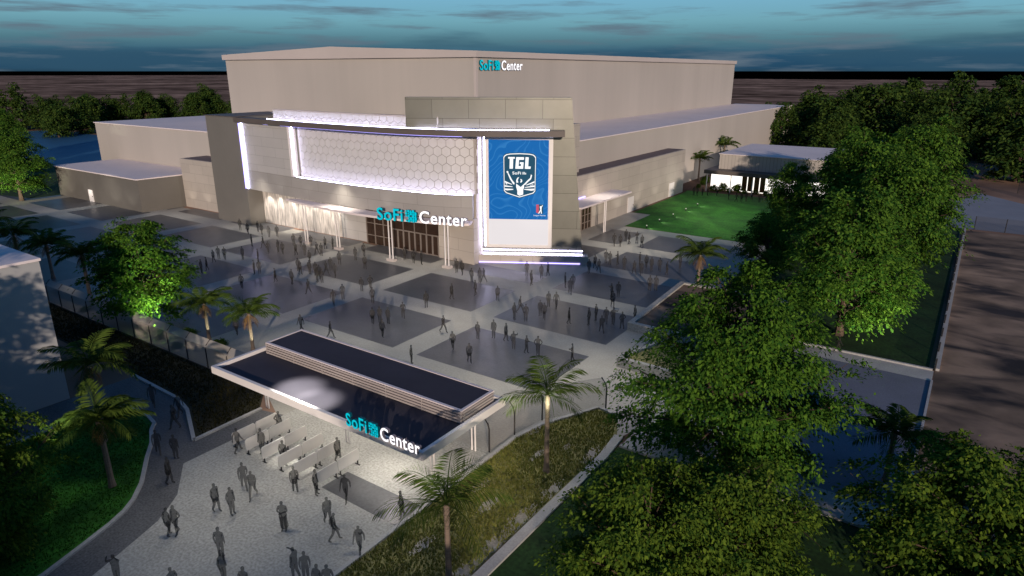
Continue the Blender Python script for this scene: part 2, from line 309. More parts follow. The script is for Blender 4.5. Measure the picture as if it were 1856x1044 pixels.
def blades(name, n, poly, h, m, seed, w=.05, avoid=()):
    rs = np.random.RandomState(seed); px = np.array(poly); lo = px.min(0); hi = px.max(0)
    pts = rs.uniform(lo, hi, (n * 2, 2)); ins = np.zeros(len(pts), bool); j = len(poly) - 1
    for i in range(len(poly)):
        xi, yi = poly[i]; xj, yj = poly[j]
        c = ((yi > pts[:, 1]) != (yj > pts[:, 1])) & (pts[:, 0] < (xj - xi) * (pts[:, 1] - yi) / (yj - yi + 1e-9) + xi); ins ^= c; j = i
    pts = pts[ins][:n]
    for (cx, cy, r) in avoid: pts = pts[((pts[:, 0] - cx) / .75) ** 2 + ((pts[:, 1] - cy) / 1.2) ** 2 > (r * .42) ** 2]
    k = len(pts); a = rs.uniform(0, 6.28, k); hh = h * rs.uniform(.5, 1.2, k); le = rs.normal(0, .35, (k, 2)) * hh[:, None]
    dx = np.cos(a) * w; dy = np.sin(a) * w
    v = np.zeros((k, 3, 3)); v[:, 0, :2] = pts + np.c_[dx, dy]; v[:, 1, :2] = pts - np.c_[dx, dy]; v[:, 2, :2] = pts + le; v[:, 2, 2] = hh; v[:, :2, 2] = .01
    return npmesh(name, v.reshape(-1, 3), np.arange(k * 3).reshape(k, 3), m)
def npmesh(name, v, f, m):
    me = bpy.data.meshes.new(name); k = f.shape[1]
    me.vertices.add(len(v)); me.vertices.foreach_set('co', v.astype(np.float32).ravel())
    me.loops.add(f.size); me.loops.foreach_set('vertex_index', f.astype(np.int32).ravel())
    me.polygons.add(len(f)); me.polygons.foreach_set('loop_start', np.arange(0, f.size, k, dtype=np.int32)); me.polygons.foreach_set('loop_total', np.full(len(f), k, np.int32))
    me.materials.append(m); me.update(calc_edges=True); me.validate()
    return me
def mobj(name, me, parent=None): o = bpy.data.objects.new(name, me); COL.objects.link(o); o.parent = parent; return o
BED = [(-22.6, 8), (-17.35, 8), (-17.25, 24), (-17.2, 29.7), (-17.05, 34.8), (-17.2, 37.2), (-18.4, 39.9), (-20, 40.2), (-22, 36), (-22.6, 33.6)]
M['orn'] = leafmat('ornamental_grass', (.12, .14, .03), (.27, .26, .07), .2)
tag(mobj('ornamental_grass', blades('ornamental_grass', 22000, BED, .24, M['orn'], 3, .05, [(-17.5, 34.6, .8), (-17.55, 29.8, .8), (-17.6, 26.4, 1.0), (-17.6, 23.8, .8), (-17.6, 21.3, .8), (-20.4, 32.5, .5), (-19.9, 26.4, .6)])), kind='stuff')
M['turf'] = leafmat('turf_blade', (.016, .06, .008), (.05, .13, .016), .2)
tag(mobj('lawn_grass', blades('lawn_grass', 16000, [(-50, 6), (-50.1, 13.9), (-50.3, 18.6), (-49.4, 20.5), (-45, 20), (-42.6, 18.5), (-38.8, 15.8), (-37, 14), (-36.4, 12.8), (-35.2, 9), (-34.6, 6)], .12, M['turf'], 5, .05)), kind='stuff')
M['vrg'] = leafmat('verge_blade', (.016, .018, .007), (.05, .045, .018), .2)
tag(mobj('verge_grass', blades('verge_grass', 9000, [(-80, 23.9), (-53.6, 23.9), (-47.5, 23.8), (-45.1, 23.2), (-41, 21.3), (-41, 26), (-43, 27.8), (-80, 27.8)], .2, M['vrg'], 6, .06)), kind='stuff')
# ------------------------------------------------------------------ lettering
def textmesh(txt, bold=.028, extrude=.5, space=1.0):
    cu = bpy.data.curves.new('t', 'FONT'); cu.body = txt; cu.offset = bold; cu.extrude = extrude; cu.size = 1; cu.space_character = 1.08; cu.resolution_u = 6
    o = bpy.data.objects.new('t', cu); COL.objects.link(o); bpy.context.view_layer.update()
    me = bpy.data.meshes.new_from_object(o.evaluated_get(bpy.context.evaluated_depsgraph_get()))
    v = np.array([w.co[:] for w in me.vertices]); f = [tuple(p.vertices) for p in me.polygons]
    bpy.data.objects.remove(o); bpy.data.meshes.remove(me); bpy.data.curves.remove(cu)
    return v, f
def lettering(name, txt, p, q, z0, z1, depth, m, parent, bold=.016, capscale=None, slant=0):
    """letters standing on the line p-q in plan, from z0 to z1, depth thick towards the right of p->q"""
    v, f = textmesh(txt, bold); lo = v.min(0); hi = v.max(0)
    u = (v[:, 0] - lo[0]) / (hi[0] - lo[0]); y = (v[:, 1] - lo[1]) / (hi[1] - lo[1]); w = (v[:, 2] - lo[2]) / (hi[2] - lo[2])
    dx, dy = q[0] - p[0], q[1] - p[1]; l = math.hypot(dx, dy); nx, ny = dy / l, -dx / l
    u = u + slant * (y - .5) * (z1 - z0) / l
    mb = MB(); mb.v = [(p[0] + dx * a + nx * depth * c, p[1] + dy * a + ny * depth * c, z0 + (z1 - z0) * b) for a, b, c in zip(u, y, w)]; mb.f = f
    o = mb.build(name, m, parent); o.data.materials.append(M['ret_c'] if m is M['cyan'] else M['ret_w'])
    for pl in o.data.polygons: pl.material_index = 0 if pl.normal.x * nx + pl.normal.y * ny > .8 else 1
    return o
def emblem(name, p, q, z0, z1, depth, m, parent):
    """grid of small square tiles with gaps set as a woven square"""
    mb = MB(); n = 5; dx, dy = q[0] - p[0], q[1] - p[1]; h = z1 - z0
    for i in range(n):
        for j in range(n):
            if (i, j) in ((4, 4), (2, 2), (0, 1)): continue
            g = .06 if (i + j) % 2 else .2
            a0, a1 = (i + g) / n, (i + 1 - g) / n; b0, b1 = z0 + h * (j + g) / n, z0 + h * (j + 1 - g) / n
            mb.obox((p[0] + dx * a0, p[1] + dy * a0), (p[0] + dx * a1, p[1] + dy * a1), depth, b0, b1, depth / 2)
    for k in range(4):   # thin links between tiles
        b = z0 + h * (k + 1) / n; mb.obox((p[0] + dx * .3, p[1] + dy * .3), (p[0] + dx * .95, p[1] + dy * .95), depth * .6, b - h * .035, b + h * .035, depth / 2)
    o = mb.build(name, m, parent); o.data.materials.append(M['ret_c']); l = math.hypot(dx, dy)
    for pl in o.data.polygons: pl.material_index = 0 if (pl.normal.x * dy - pl.normal.y * dx) / l > .8 else 1
    return o
def name_sign(name, p, q, z0, z1, depth, label, group=None, back=None):
    t = thing(name, (p[0], p[1], z0), label, 'sign', group); l = lambda s: (p[0] + (q[0] - p[0]) * s, p[1] + (q[1] - p[1]) * s); h = z1 - z0
    lettering('lettering', 'SoFi', l(0), l(.295), z0, z1, depth, M['cyan'], t)
    emblem('emblem', l(.325), l(.455), z0 + h * .0, z1 - h * .02, depth, M['cyan'], t)
    lettering('lettering', 'Center', l(.485), l(1), z0, z0 + h * .97, depth, M['wlet'], t)
    if back: back(t)
    return t
# ------------------------------------------------------------------ the arena
ar = thing('sports_arena', (-80, 64, 0), 'large beige arena hall with a glowing hexagon front and curved dark beam', 'arena')
def spline(pts, n=8):
    o = []; P = [Vector(p) for p in pts]
    for i in range(len(P) - 1):
        a = P[max(i - 1, 0)]; b = P[i]; c = P[i + 1]; d = P[min(i + 2, len(P) - 1)]
        for k in range(n):
            t = k / n; o.append(tuple(.5 * (2 * b + (c - a) * t + (2 * a - 5 * b + 4 * c - d) * t * t + (3 * b - a - 3 * c + d) * t ** 3)))
    o.append(tuple(P[-1])); return o
def pathwall(mb, pts, z0, z1, thick, side=1):
    """wall following pts; the front is the right hand side of travel"""
    s = 0; nrm = []
    for i, p in enumerate(pts):
        a = pts[max(i - 1, 0)]; b = pts[min(i + 1, len(pts) - 1)]; l = math.dist(a, b); nrm.append(((b[1] - a[1]) / l, -(b[0] - a[0]) / l))
    bk = [(p[0] - n[0] * thick, p[1] - n[1] * thick) for p, n in zip(pts, nrm)]
    for i in range(len(pts) - 1):
        p, q, a, b = pts[i], pts[i + 1], bk[i], bk[i + 1]; l = math.dist(p, q)
        mb.face([(*p, z0), (*q, z0), (*q, z1), (*p, z1)], [(s, z0), (s + l, z0), (s + l, z1), (s, z1)])
        mb.face([(*p, z1), (*q, z1), (*b, z1), (*a, z1)], [(s, 0), (s + l, 0), (s + l, thick), (s, thick)]); mb.face([(*p, z0), (*a, z0), (*b, z0), (*q, z0)])
        mb.face([(*b, z0), (*a, z0), (*a, z1), (*b, z1)]); s += l
    mb.face([(*pts[0], z0), (*pts[0], z1), (*bk[0], z1), (*bk[0], z0)]); mb.face([(*pts[-1], z0), (*bk[-1], z0), (*bk[-1], z1), (*pts[-1], z1)])
    return mb
SH = spline([(-96, 64.1), (-90, 63.75), (-83.5, 63.3), (-74, 63.0), (-66, 63.05), (-59, 63.65), (-55, 64.5), (-51.6, 66.0)], 8)
cut = lambda pts, a, b: [p for p in pts if a <= p[0] <= b]
# main hall
MB().box(-142.7, -72, 93.7, 235, 0, 26.35).build('upper_hall', M['clad'], ar)
rf = MB(); pr = [(-143.2, 26.4), (-71.5, 26.25), (-71.5, 27.25), (-107.3, 28.55), (-143.2, 27.45)]
rf.face([(x, 93.2, z) for x, z in pr]); rf.face([(x, 235.5, z) for x, z in pr[::-1]])
for k in range(5):
    a, b = pr[k], pr[(k + 1) % 5]; rf.face([(a[0], 93.2, a[1]), (a[0], 235.5, a[1]), (b[0], 235.5, b[1]), (b[0], 93.2, b[1])])
rfo = rf.build('roof', M['clad_trim'], ar)
MB().box(-72.45, -71.9, 93.6, 94.1, 13, 26.2).build('corner_trim', M['clad_trim'], ar)
w = MB().box(-71.99, -53.5, 80, 240, 0, 13.2).build('side_wing', M['clad'], ar)
MB().box(-71.98, -53.3, 79.9, 240.2, 13.2, 13.38).build('roof', M['roofm'], w)
w = MB().box(-161.5, -104.9, 72.2, 200, 0, 13.2).build('side_wing', M['clad'], ar)
MB().box(-161.7, -104.9, 72.0, 200.2, 13.2, 13.38).build('roof', M['roofm'], w)
# low stone faced blocks
w = MB().box(-120, -105, 67, 72.15, 0, 8.86).build('low_block', M['stone'], ar); MB().box(-119.6, -105, 67.4, 72.1, 8.87, 8.9).build('roof', M['parapet_brown'], w)
w = MB().box(-53.45, -49.6, 84, 134.7, 0, 8.75).build('low_block', M['stone'], ar); MB().box(-53.3, -50.0, 84.3, 134.4, 8.76, 8.79).build('roof', M['parapet_brown'], w)
for (a, b) in [(107.9, 110.3), (126.9, 129.5)]:
    d = MB().box(-49.59, -49.5, a, b, .05, 2.75).build('service_door', M['white'], ar); MB().box(-49.49, -49.42, b - .35, b - .2, 1.1, 1.25).build('handle', M['post'], d)
g = MB().box(-49.59, -49.52, 90.9, 94, .1, 3.55).build('side_glazing', M['glass'], ar)
f = MB()
for y in (90.9, 91.95, 93, 94): f.box(-49.52, -49.42, y - .06, y + .06, 0, 3.6)
for z in (0.1, 1.2, 2.4, 3.55): f.box(-49.53, -49.43, 90.9, 94, z - .05, z + .05)
f.build('frame', M['mull'], g)
c = MB().box(-49.6, -46, 84.5, 101.5, 4.9, 5.15).build('side_canopy', M['roofm'], ar)
for y in (92.2, 92.7): MB().tube([(-46.2, y, 0), (-46.2, y, 4.9)], .09).build('post', M['white'], c)
MB().box(-49.6, -49.48, 85.5, 88.2, 5.25, 5.4).box(-49.6, -49.48, 89.4, 92, 5.25, 5.4).build('light_strip', M['led2'], ar)
# corner tower
MB().box(-105, -96, 64.0, 76, 0, 17.15).build('corner_tower', M['tower'], ar)
# front volume: ground floor wall, overhanging shell
w = MB().box(-95.99, -51.7, 66.9, 93.6, 0, 16.3).build('front_hall', M['stone'], ar)
MB().box(-95.9, -77.4, 66.72, 66.89, .05, 6.3).build('rippled_wall', M['textured'], ar)
MB().box(-77.3, -71.8, 66.75, 66.89, .05, 6.3).build('plain_wall', M['stone_pale'], ar)
pathwall(MB(), cut(SH, -96.1, -51), 6.0, 9.1, 2.6).build('shell_band', M['stone_band'], ar)
pathwall(MB(), cut(SH, -96.1, -83.2), 9.1, 16.45, 2.6).build('shell_wall', M['stone_pale'], ar)
MB().prism([(-57.8, 66.9), (-57.6, 66.2), (-51.5, 66.0), (-51.5, 66.9)], 0, 6).build('entrance_wall', M['stone'], ar)
HX = [(x, y + 1.15) for x, y in SH]
def hexwall(name, a, b, z0, z1, off):
    P = cut([(x, y + off) for x, y in SH], a, b); S = [0]
    for i in range(1, len(P)): S.append(S[-1] + math.dist(P[i - 1], P[i]))
    def pt(s, z, o):
        s = max(0, min(S[-1] - 1e-6, s)); i = max(k for k in range(len(S) - 1) if S[k] <= s); t = (s - S[i]) / (S[i + 1] - S[i]); p, q = P[i], P[i + 1]; l = math.dist(p, q)
        return (p[0] + (q[0] - p[0]) * t + (q[1] - p[1]) / l * o, p[1] + (q[1] - p[1]) * t - (q[0] - p[0]) / l * o, z)
    bk = pathwall(MB(), P, z0, z1, .2).build(name, M['hexb'], ar)
    mb = MB(); r = .70; dw = r * math.sqrt(3); row = 0; gp = .036; z = z0
    while z < z1 + r:
        s = (dw / 2 if row % 2 else 0)
        while s < S[-1]:
            pl = []
            for k in range(6):
                an = math.pi / 6 + k * math.pi / 3; ss = s + (r - gp) * math.cos(an); zz = z + (r - gp) * math.sin(an)
                pl.append((min(max(ss, 0), S[-1]), min(max(zz, z0), z1)))
            ar2 = abs(sum(pl[k][0] * pl[(k + 1) % 6][1] - pl[(k + 1) % 6][0] * pl[k][1] for k in range(6)))
            if ar2 > .15:
                tl = [random.uniform(.05, .09) for _ in range(2)]
                mb.face([pt(a_, b_, tl[0]) for a_, b_ in pl])
                for k in range(6): a_, b_ = pl[k], pl[(k + 1) % 6]; mb.face([pt(*a_, 0), pt(*b_, 0), pt(*b_, tl[0]), pt(*a_, tl[0])])
            s += dw
        z += 1.5 * r; row += 1
    mb.build('hexagon_tiles', M['hexw'], bk)
hexwall('hexagon_wall', -83.2, -50.9, 9.1, 16.45, 1.15)
hexwall('hexagon_parapet', -89.0, -56, 17.2, 18.45, 1.3)
pathwall(MB(), [(x, y + 1.25) for x, y in cut(SH, -89.1, -56)], 18.46, 18.6, .5).build('coping', M['clad_trim'], ar)
# reveal at the left end of the hexagon recess
MB().box(-83.6, -83.1, 63.32, 64.5, 9.1, 16.45).build('reveal', M['white'], ar)
# curved beam
BM = spline([(-97, 63.7), (-90, 63.2), (-82, 62.65), (-72, 62.3), (-63.5, 62.4), (-57.5, 63.1), (-51.5, 64.9), (-46.5, 67.7), (-41.3, 71.1)], 8)
pathwall(MB(), BM, 16.45, 17.15, 2.0).build('curved_beam', M['beam'], ar)
MB().box(-105.15, -96.95, 63.85, 76, 17.151, 17.25).build('tower_cap', M['beam'], ar)
def ledpath(pts, z0, z1, th, out, m=M['led'], name='light_strip'):
    a = []
    for i, p in enumerate(pts):
        u = pts[max(i - 1, 0)]; v = pts[min(i + 1, len(pts) - 1)]; l = math.dist(u, v); a.append((p[0] + (v[1] - u[1]) / l * out, p[1] - (v[0] - u[0]) / l * out))
    return pathwall(MB(), a, z0, z1, th).build(name, m, ar)
ledpath([(x, y) for x, y in BM if -89.3 < x < -42.3], 17.16, 17.24, .12, -.95)
ledpath([(x, y) for x, y in BM if -95.5 < x < -52], 16.36, 16.44, .1, -.55, M['led2'])
ledpath(cut(SH, -83.3, -51.5), 9.11, 9.2, .1, -.12)
MB().box(-95.98, -95.82, 63.75, 64.0, 6.1, 16.3).build('light_strip', M['led2'], ar)
MB().box(-95.55, -95.40, 63.85, 63.98, 6.1, 16.3).build('light_strip', M['led'], ar)
MB().box(-83.05, -82.95, 63.7, 63.8, 9.3, 16.3).build('light_strip', M['led'], ar)
# diagonal screen pillar
P0 = (-51.5, 67.4); D = (math.cos(R(30)), math.sin(R(30))); NN = (D[1], -D[0])
PP = lambda s, z, o=0: (P0[0] + D[0] * s + NN[0] * o, P0[1] + D[1] * s + NN[1] * o, z)
def plate(mb, poly, o0, o1):
    n = len(poly); mb.face([PP(s, z, o1) for s, z in poly], [(s, z) for s, z in poly]); mb.face([PP(s, z, o0) for s, z in poly[::-1]], [(s, z) for s, z in poly[::-1]])
    for k in range(n): a, b = poly[k], poly[(k + 1) % n]; mb.face([PP(*a, o0), PP(*b, o0), PP(*b, o1), PP(*a, o1)], [(a[0], a[1]), (b[0], b[1]), (b[0], b[1]), (a[0], a[1])])
    return mb
rect = lambda a, b, c, d: [(a, c), (b, c), (b, d), (a, d)]
pil = plate(MB(), [(-.25, 0), (13.4, 0), (11.75, 17.2), (-.25, 17.2)], -2.2, -.7).build('screen_pillar', M['pillar'], ar)
plate(MB(), [(-9.3, 17.3), (11.75, 17.2), (11.42, 20.95), (-9.3, 20.95)], -1.9, -.69).build('upper_panel', M['pillar'], ar)
plate(MB(), rect(-.4, 14, 0, 1.1), -1.6, 0).build('plinth', M['stone'], ar)
plate(MB(), rect(0.2, 13.3, 1.14, 1.22), -.68, -.55).build('light_strip', M['led'], ar)
plate(MB(), rect(0.2, 13.3, 1.62, 1.70), -.68, -.6).build('light_strip', M['led'], ar)
plate(MB(), rect(-.2, 13, .08, .2), .01, .1).build('light_strip', M['led2'], ar)
plate(MB(), rect(-.42, -.3, .3, 6.2), -.65, -.5).build('light_strip', M['led'], ar)
# entrance glazing and doors
g = MB().box(-71.75, -57.85, 66.62, 66.85, 0, 5.9).build('entrance_glazing', M['glass'], ar)
f = MB()
for x in (-71.7, -70, -68.3, -66.6): f.box(x - .06, x + .06, 66.5, 66.62, 0, 5.9)
for x in (-64.4, -62.3, -60.1): f.box(x - .05, x + .05, 66.52, 66.62, 2.8, 5.9)
for z in (1.3, 3.1): f.box(-71.7, -66.6, 66.53, 66.61, z - .05, z + .05)
f.box(-66.6, -57.9, 66.48, 66.6, 2.72, 2.88); f.box(-71.8, -57.85, 66.49, 66.63, 5.2, 5.3)
f.build('frame', M['mull'], g)
for k in range(8):
    x0 = -66.5 + k * 1.07
    d = MB().box(x0 + .08, x0 + 1.0, 66.55, 66.60, .15, 2.68).build('door', M['glass'], ar)
    fr = MB().box(x0, x0 + .12, 66.46, 66.6, 0, 2.72).box(x0 + .95, x0 + 1.06, 66.47, 66.6, 0, 2.72).box(x0 + .12, x0 + .95, 66.5, 66.6, .02, .16); fr.build('frame', M['mull'], d)
# entrance canopy on paired columns
CF = spline([(-84.0, 62.2), (-77.5, 61.2), (-70, 60.65), (-64.6, 60.8), (-58.7, 61.6), (-53.8, 62.85), (-50.8, 64.2)], 6)
cb = [(x, y - .02) for x, y in SH if -83.4 < x < -51.5][::-1]
MB().prism(CF + cb, 5.62, 5.9).build('entrance_canopy', M['roofm'], ar)
for (x, y) in [(-78.6, 61.15), (-72.2, 61.5), (-61.75, 61.35), (-53.55, 63.0)]:
    c = MB().tube([(x - .28, y, .3), (x - .28, y, 5.62)], .085).tube([(x + .28, y, .3), (x + .28, y, 5.62)], .085).build('paired_column', M['white'], ar)
    MB().box(x - .62, x + .62, y - .35, y + .35, 0, .32).build('column_base', M['clad_trim'], c)
# ------------------------------------------------------------------ signs
name_sign('entrance_sign', (-62.9, 60.55), (-50.6, 63.75), 5.66, 7.3, .35, 'blue and white SoFi Center letters standing on the curved entrance canopy of the arena', 'SoFi Center letter signs')
name_sign('wall_sign', (-71.85, 94.35), (-71.85, 107.2), 24.15, 25.85, .25, 'small blue and white SoFi Center letters high on the upper hall wall', 'SoFi Center letter signs')
# ------------------------------------------------------------------ video screen
vs = thing('video_screen', PP(5, 2.1, -.7), 'tall framed screen showing a white shield emblem on blue, lower third blank', 'screen')
plate(MB(), rect(.69, 9.25, 2.1, 16.24), -.69, -.2).build('frame', M['white'], vs)
plate(MB(), rect(1.1, 8.8, 2.5, 5.86), -.2, -.12).build('blank_panel', M['scr_w'], vs)
plate(MB(), rect(1.17, 8.72, 5.88, 15.9), -.2, -.1).build('display', M['scr_b'], vs)
plate(MB(), rect(.5, .64, 2.2, 16.2), -.66, -.4).build('light_strip', M['led'], vs)
plate(MB(), rect(.7, 9.2, 16.26, 16.36), -.66, -.4).build('light_strip', M['led'], vs)
SX = lambda u: 1.17 + 7.55 * u            # display coordinates: u 0..1 across, v 0..1 up
SZ = lambda v: 5.88 + 10.02 * v
def art(name, polys, m, o, parent=vs): 
    mb = MB()
    for p in polys: mb.face([PP(SX(u), SZ(v), o) for u, v in p])
    return mb.build(name, m, parent)
def px(x, y): return ((x - 80) / 1560, 1 - (y - 200) / 2050.)    # display pixels of a big print -> u, v
def outline(k):   # shield outline scaled about its centre
    pts = [(470, 640), (490, 600), (540, 565), (640, 545), (890, 535), (1140, 545), (1240, 565), (1290, 600), (1310, 640), (1300, 1500), (1250, 1560), (885, 1670), (535, 1560), (480, 1500)]
    return [px(885 + (x - 885) * k, 1090 + (y - 1090) * k) for x, y in pts]
sh = art('emblem', [outline(1.035)], M['scr_n'], -.095); art('shield_border', [outline(1.0)], M['scr_l'], -.09, sh) if 0 else None
mb = MB(); a_, b_ = outline(1.0), outline(.962)
for k in range(len(a_)): j = (k + 1) % len(a_); mb.face([PP(SX(a_[k][0]), SZ(a_[k][1]), -.088), PP(SX(a_[j][0]), SZ(a_[j][1]), -.088), PP(SX(b_[j][0]), SZ(b_[j][1]), -.088), PP(SX(b_[k][0]), SZ(b_[k][1]), -.088)])
mb.build('border', M['scr_l'], sh)
Pq = lambda *l: [px(x, y) for x, y in l]
art('letters', [Pq((590, 630), (765, 630), (765, 672), (590, 672)), Pq((632, 672), (722, 672), (714, 928), (626, 928)),
     Pq((800, 632), (1003, 632), (1000, 700), (795, 700)), Pq((795, 700), (872, 700), (862, 860), (781, 860)), Pq((781, 860), (985, 860), (980, 928), (776, 928)),
     Pq((895, 760), (992, 760), (990, 806), (893, 806)), Pq((925, 806), (990, 806), (985, 860), (920, 860)), Pq((1042, 632), (1124, 632), (1112, 866), (1028, 866)), Pq((1028, 866), (1178, 866), (1172, 928), (1024, 928))], M['scr_l'], -.086, sh)
def screentext(txt, x0, x1, y0, y1, m, parent, bold=.02):
    a, b = px(x0, y1); c, d = px(x1, y0); p = PP(SX(a), 0, -.094); q = PP(SX(c), 0, -.094)
    return lettering('lettering', txt, p[:2], q[:2], SZ(b), SZ(d), .012, m, parent, bold)
screentext('SoFi', 700, 925, 1000, 1075, M['scr_l'], sh)
art('small_emblem', [Pq((965 + 34 * i, 1010 + 22 * j), (965 + 34 * i + 26, 1010 + 22 * j), (965 + 34 * i + 26, 1010 + 22 * j + 16), (965 + 34 * i, 1010 + 22 * j + 16)) for i in range(3) for j in range(3) if (i, j) != (2, 0)], M['scr_l'], -.086, sh)
art('figure', [Pq((800, 1310), (880, 1370), (920, 1400), (1000, 1320), (1010, 1400), (985, 1470), (985, 1590), (885, 1625), (830, 1590), (832, 1500), (800, 1400)),
     Pq((575, 1050), (600, 1040), (690, 1210), (755, 1290), (755, 1330), (725, 1330), (640, 1200)), Pq((1185, 1070), (1215, 1090), (1190, 1190), (1085, 1290), (1030, 1350), (995, 1330), (1090, 1230), (1165, 1160)),
     Pq((805, 1290), (800, 1220), (830, 1160), (880, 1140), (850, 1190), (840, 1230), (860, 1280)), Pq((905, 1190), (950, 1200), (960, 1250), (930, 1285), (900, 1270), (925, 1240)), Pq((545, 1000), (575, 985), (600, 1010), (590, 1045), (560, 1040))], M['scr_l'], -.086, sh)
for ry in [Pq((500, 1240), (690, 1325), (690, 1340), (500, 1285)), Pq((500, 1355), (705, 1385), (705, 1400), (500, 1395)), Pq((500, 1440), (725, 1450), (725, 1470), (560, 1490), (500, 1470)), 
     Pq((1280, 1240), (1275, 1285), (1070, 1355), (1060, 1340)), Pq((1280, 1350), (1280, 1390), (1030, 1415), (1030, 1400)), Pq((1280, 1435), (1270, 1480), (1200, 1490), (1010, 1465), (1010, 1448)),
     Pq((520, 1310), (560, 1305), (570, 1330), (530, 1335)), Pq((1160, 1345), (1250, 1325), (1250, 1340), (1165, 1358))]: art('ray', [ry], M['scr_l'], -.086, sh)
lg = art('golfer_badge', [Pq((1330, 1850), (1400, 1850), (1400, 2090), (1330, 2060))], M['scr_r'], -.09)
art('badge_panel', [Pq((1400, 1850), (1515, 1850), (1515, 2090), (1400, 2090))], M['scr_n'], -.091, lg)
art('golfer', [Pq((1425, 1900), (1450, 1890), (1480, 1900), (1470, 1980), (1485, 2090), (1460, 2090), (1450, 2020), (1410, 2090), (1385, 2085), (1440, 1990)), Pq((1470, 1900), (1490, 1860), (1505, 1870), (1485, 1910))], M['scr_l'], -.087, lg)
screentext('League Partner', 1265, 1590, 2120, 2165, M['scr_l'], vs, .0)
# ------------------------------------------------------------------ left service building
ub = thing('service_building', (-136, 62, 0), 'low dark grey block with pale flat roof and one white door', 'building')
MB().prism([(-153, 59.3), (-121, 59.3), (-120.02, 66.2), (-120.02, 66.99), (-120.2, 72.1), (-153, 72.1)], 0, 5.75).build('wall', mat('render_grey', (.135, .125, .11), .7, .1, .15), ub)
MB().prism([(-153.3, 59.0), (-120.8, 59.0), (-120.1, 66.3), (-120.25, 72.1), (-153.3, 72.1)], 5.76, 5.95).build('roof', M['roofm'], ub)
d = MB().box(-140.3, -138.6, 59.2, 59.29, .02, 2.35).build('door', M['white'], ub); MB().box(-138.9, -138.75, 59.14, 59.2, 1.0, 1.15).build('handle', M['post'], d)
# ------------------------------------------------------------------ pale building at the left edge
wb = thing('pale_building', (-70, 0, 0), 'tall plain pale building cut by the left edge, its corner sunlit', 'building')
MB().box(-100, -54.4, -30, 18.8, 0, 11.0).build('wall', mat('pale_render', (.36, .36, .36), .7, .06, .2), wb)
MB().box(-100.1, -54.3, -30.1, 18.9, 11.01, 11.2).build('roof', M['roofm'], wb)
# ------------------------------------------------------------------ gate pavilion
gp = thing('gate_canopy', (-33, 26.5, 0), 'flat roofed white gate canopy with a slatted box on its dark roof', 'canopy')
fas = MB()
for (a, b, c, d) in [(-43.2, -22.75, 24.1, 24.35), (-43.2, -22.75, 31.95, 32.2), (-43.2, -42.95, 24.35, 31.95), (-23.0, -22.75, 24.35, 31.95)]: fas.box(a, b, c, d, 3.08, 3.62)
fas.build('fascia', M['white'], gp)
MB().box(-42.94, -23.01, 24.36, 31.94, 3.12, 3.35).build('roof', M['roofdark'], gp)
bx = MB().box(-42.3, -23.3, 28.3, 31.5, 3.36, 4.2).build('roof_screen', M['slat'], gp)
sl = MB()
for k in range(4): z = 3.42 + k * .205; sl.box(-42.36, -23.24, 28.16, 28.3, z, z + .12); sl.box(-23.3, -23.16, 28.32, 31.5, z, z + .12)
for k in range(7): x = -42.3 + k * 19.0 / 6; sl.box(x - .03, x + .03, 28.19, 28.22, 3.36, 4.2)
sl.build('slats', M['slat'], bx)
MB().box(-42.2, -23.4, 28.4, 31.42, 4.201, 4.23).build('top_panel', M['roofdark'], bx)
cp = MB()
for (a, b, c, d) in [(-42.36, -23.2, 28.2, 28.4), (-42.36, -23.2, 31.42, 31.6), (-42.36, -42.2, 28.4, 31.42), (-23.4, -23.2, 28.4, 31.42)]: cp.box(a, b, c, d, 4.201, 4.28)
cp.build('coping', M['roofm'], bx)
for x in (-40.5, -31.8, -24.2):
    for y in (26.5, 30.6): MB().tube([(x - .14, y, 0), (x - .14, y, 3.12)], .06).tube([(x + .14, y, 0), (x + .14, y, 3.12)], .06).build('paired_column', M['white'], gp)
name_sign('gate_sign', (-28.6, 24.0), (-22.65, 24.0), 3.62, 4.52, .18, 'blue and white SoFi Center letters on the front edge of the gate canopy', 'SoFi Center letter signs')
# ------------------------------------------------------------------ queue barriers
BL = ['nearest the dark grass bank', 'second from the grass bank', 'third from the grass bank', 'fourth from the grass bank', 'second from the dark paving rectangle', 'touching the dark paving rectangle']
def rpanel(y0, y1, x):
    mb = MB(); p = [(y0, .32), (y1, .32), (y1, 1.02), (y1 - .1, 1.14), (y0 + .1, 1.14), (y0, 1.02)]
    mb.face([(x + .035, y, z) for y, z in p]); mb.face([(x - .035, y, z) for y, z in p[::-1]])
    for k in range(6): a, b = p[k], p[(k + 1) % 6]; mb.face([(x + .035, *a), (x - .035, *a), (x - .035, *b), (x + .035, *b)])
    return mb
for k, x in enumerate([-37.55, -36.1, -34.4, -32.7, -31.2, -29.3]):
    t = thing('queue_barrier', (x, 23.4, 0), 'pale two panel queue barrier under the gate canopy, ' + BL[k], 'barrier', 'queue barriers in front of the gate')
    for (y0, y1) in [(21.65, 23.42), (23.46, 25.2)]:
        rpanel(y0, y1, x).build('panel', M['barrier'], t)
        for y in (y0 + .15, y1 - .15): MB().box(x - .03, x + .03, y - .03, y + .03, .02, .32).box(x - .2, x + .2, y - .04, y + .04, .012, .045).build('foot', M['post'], t)
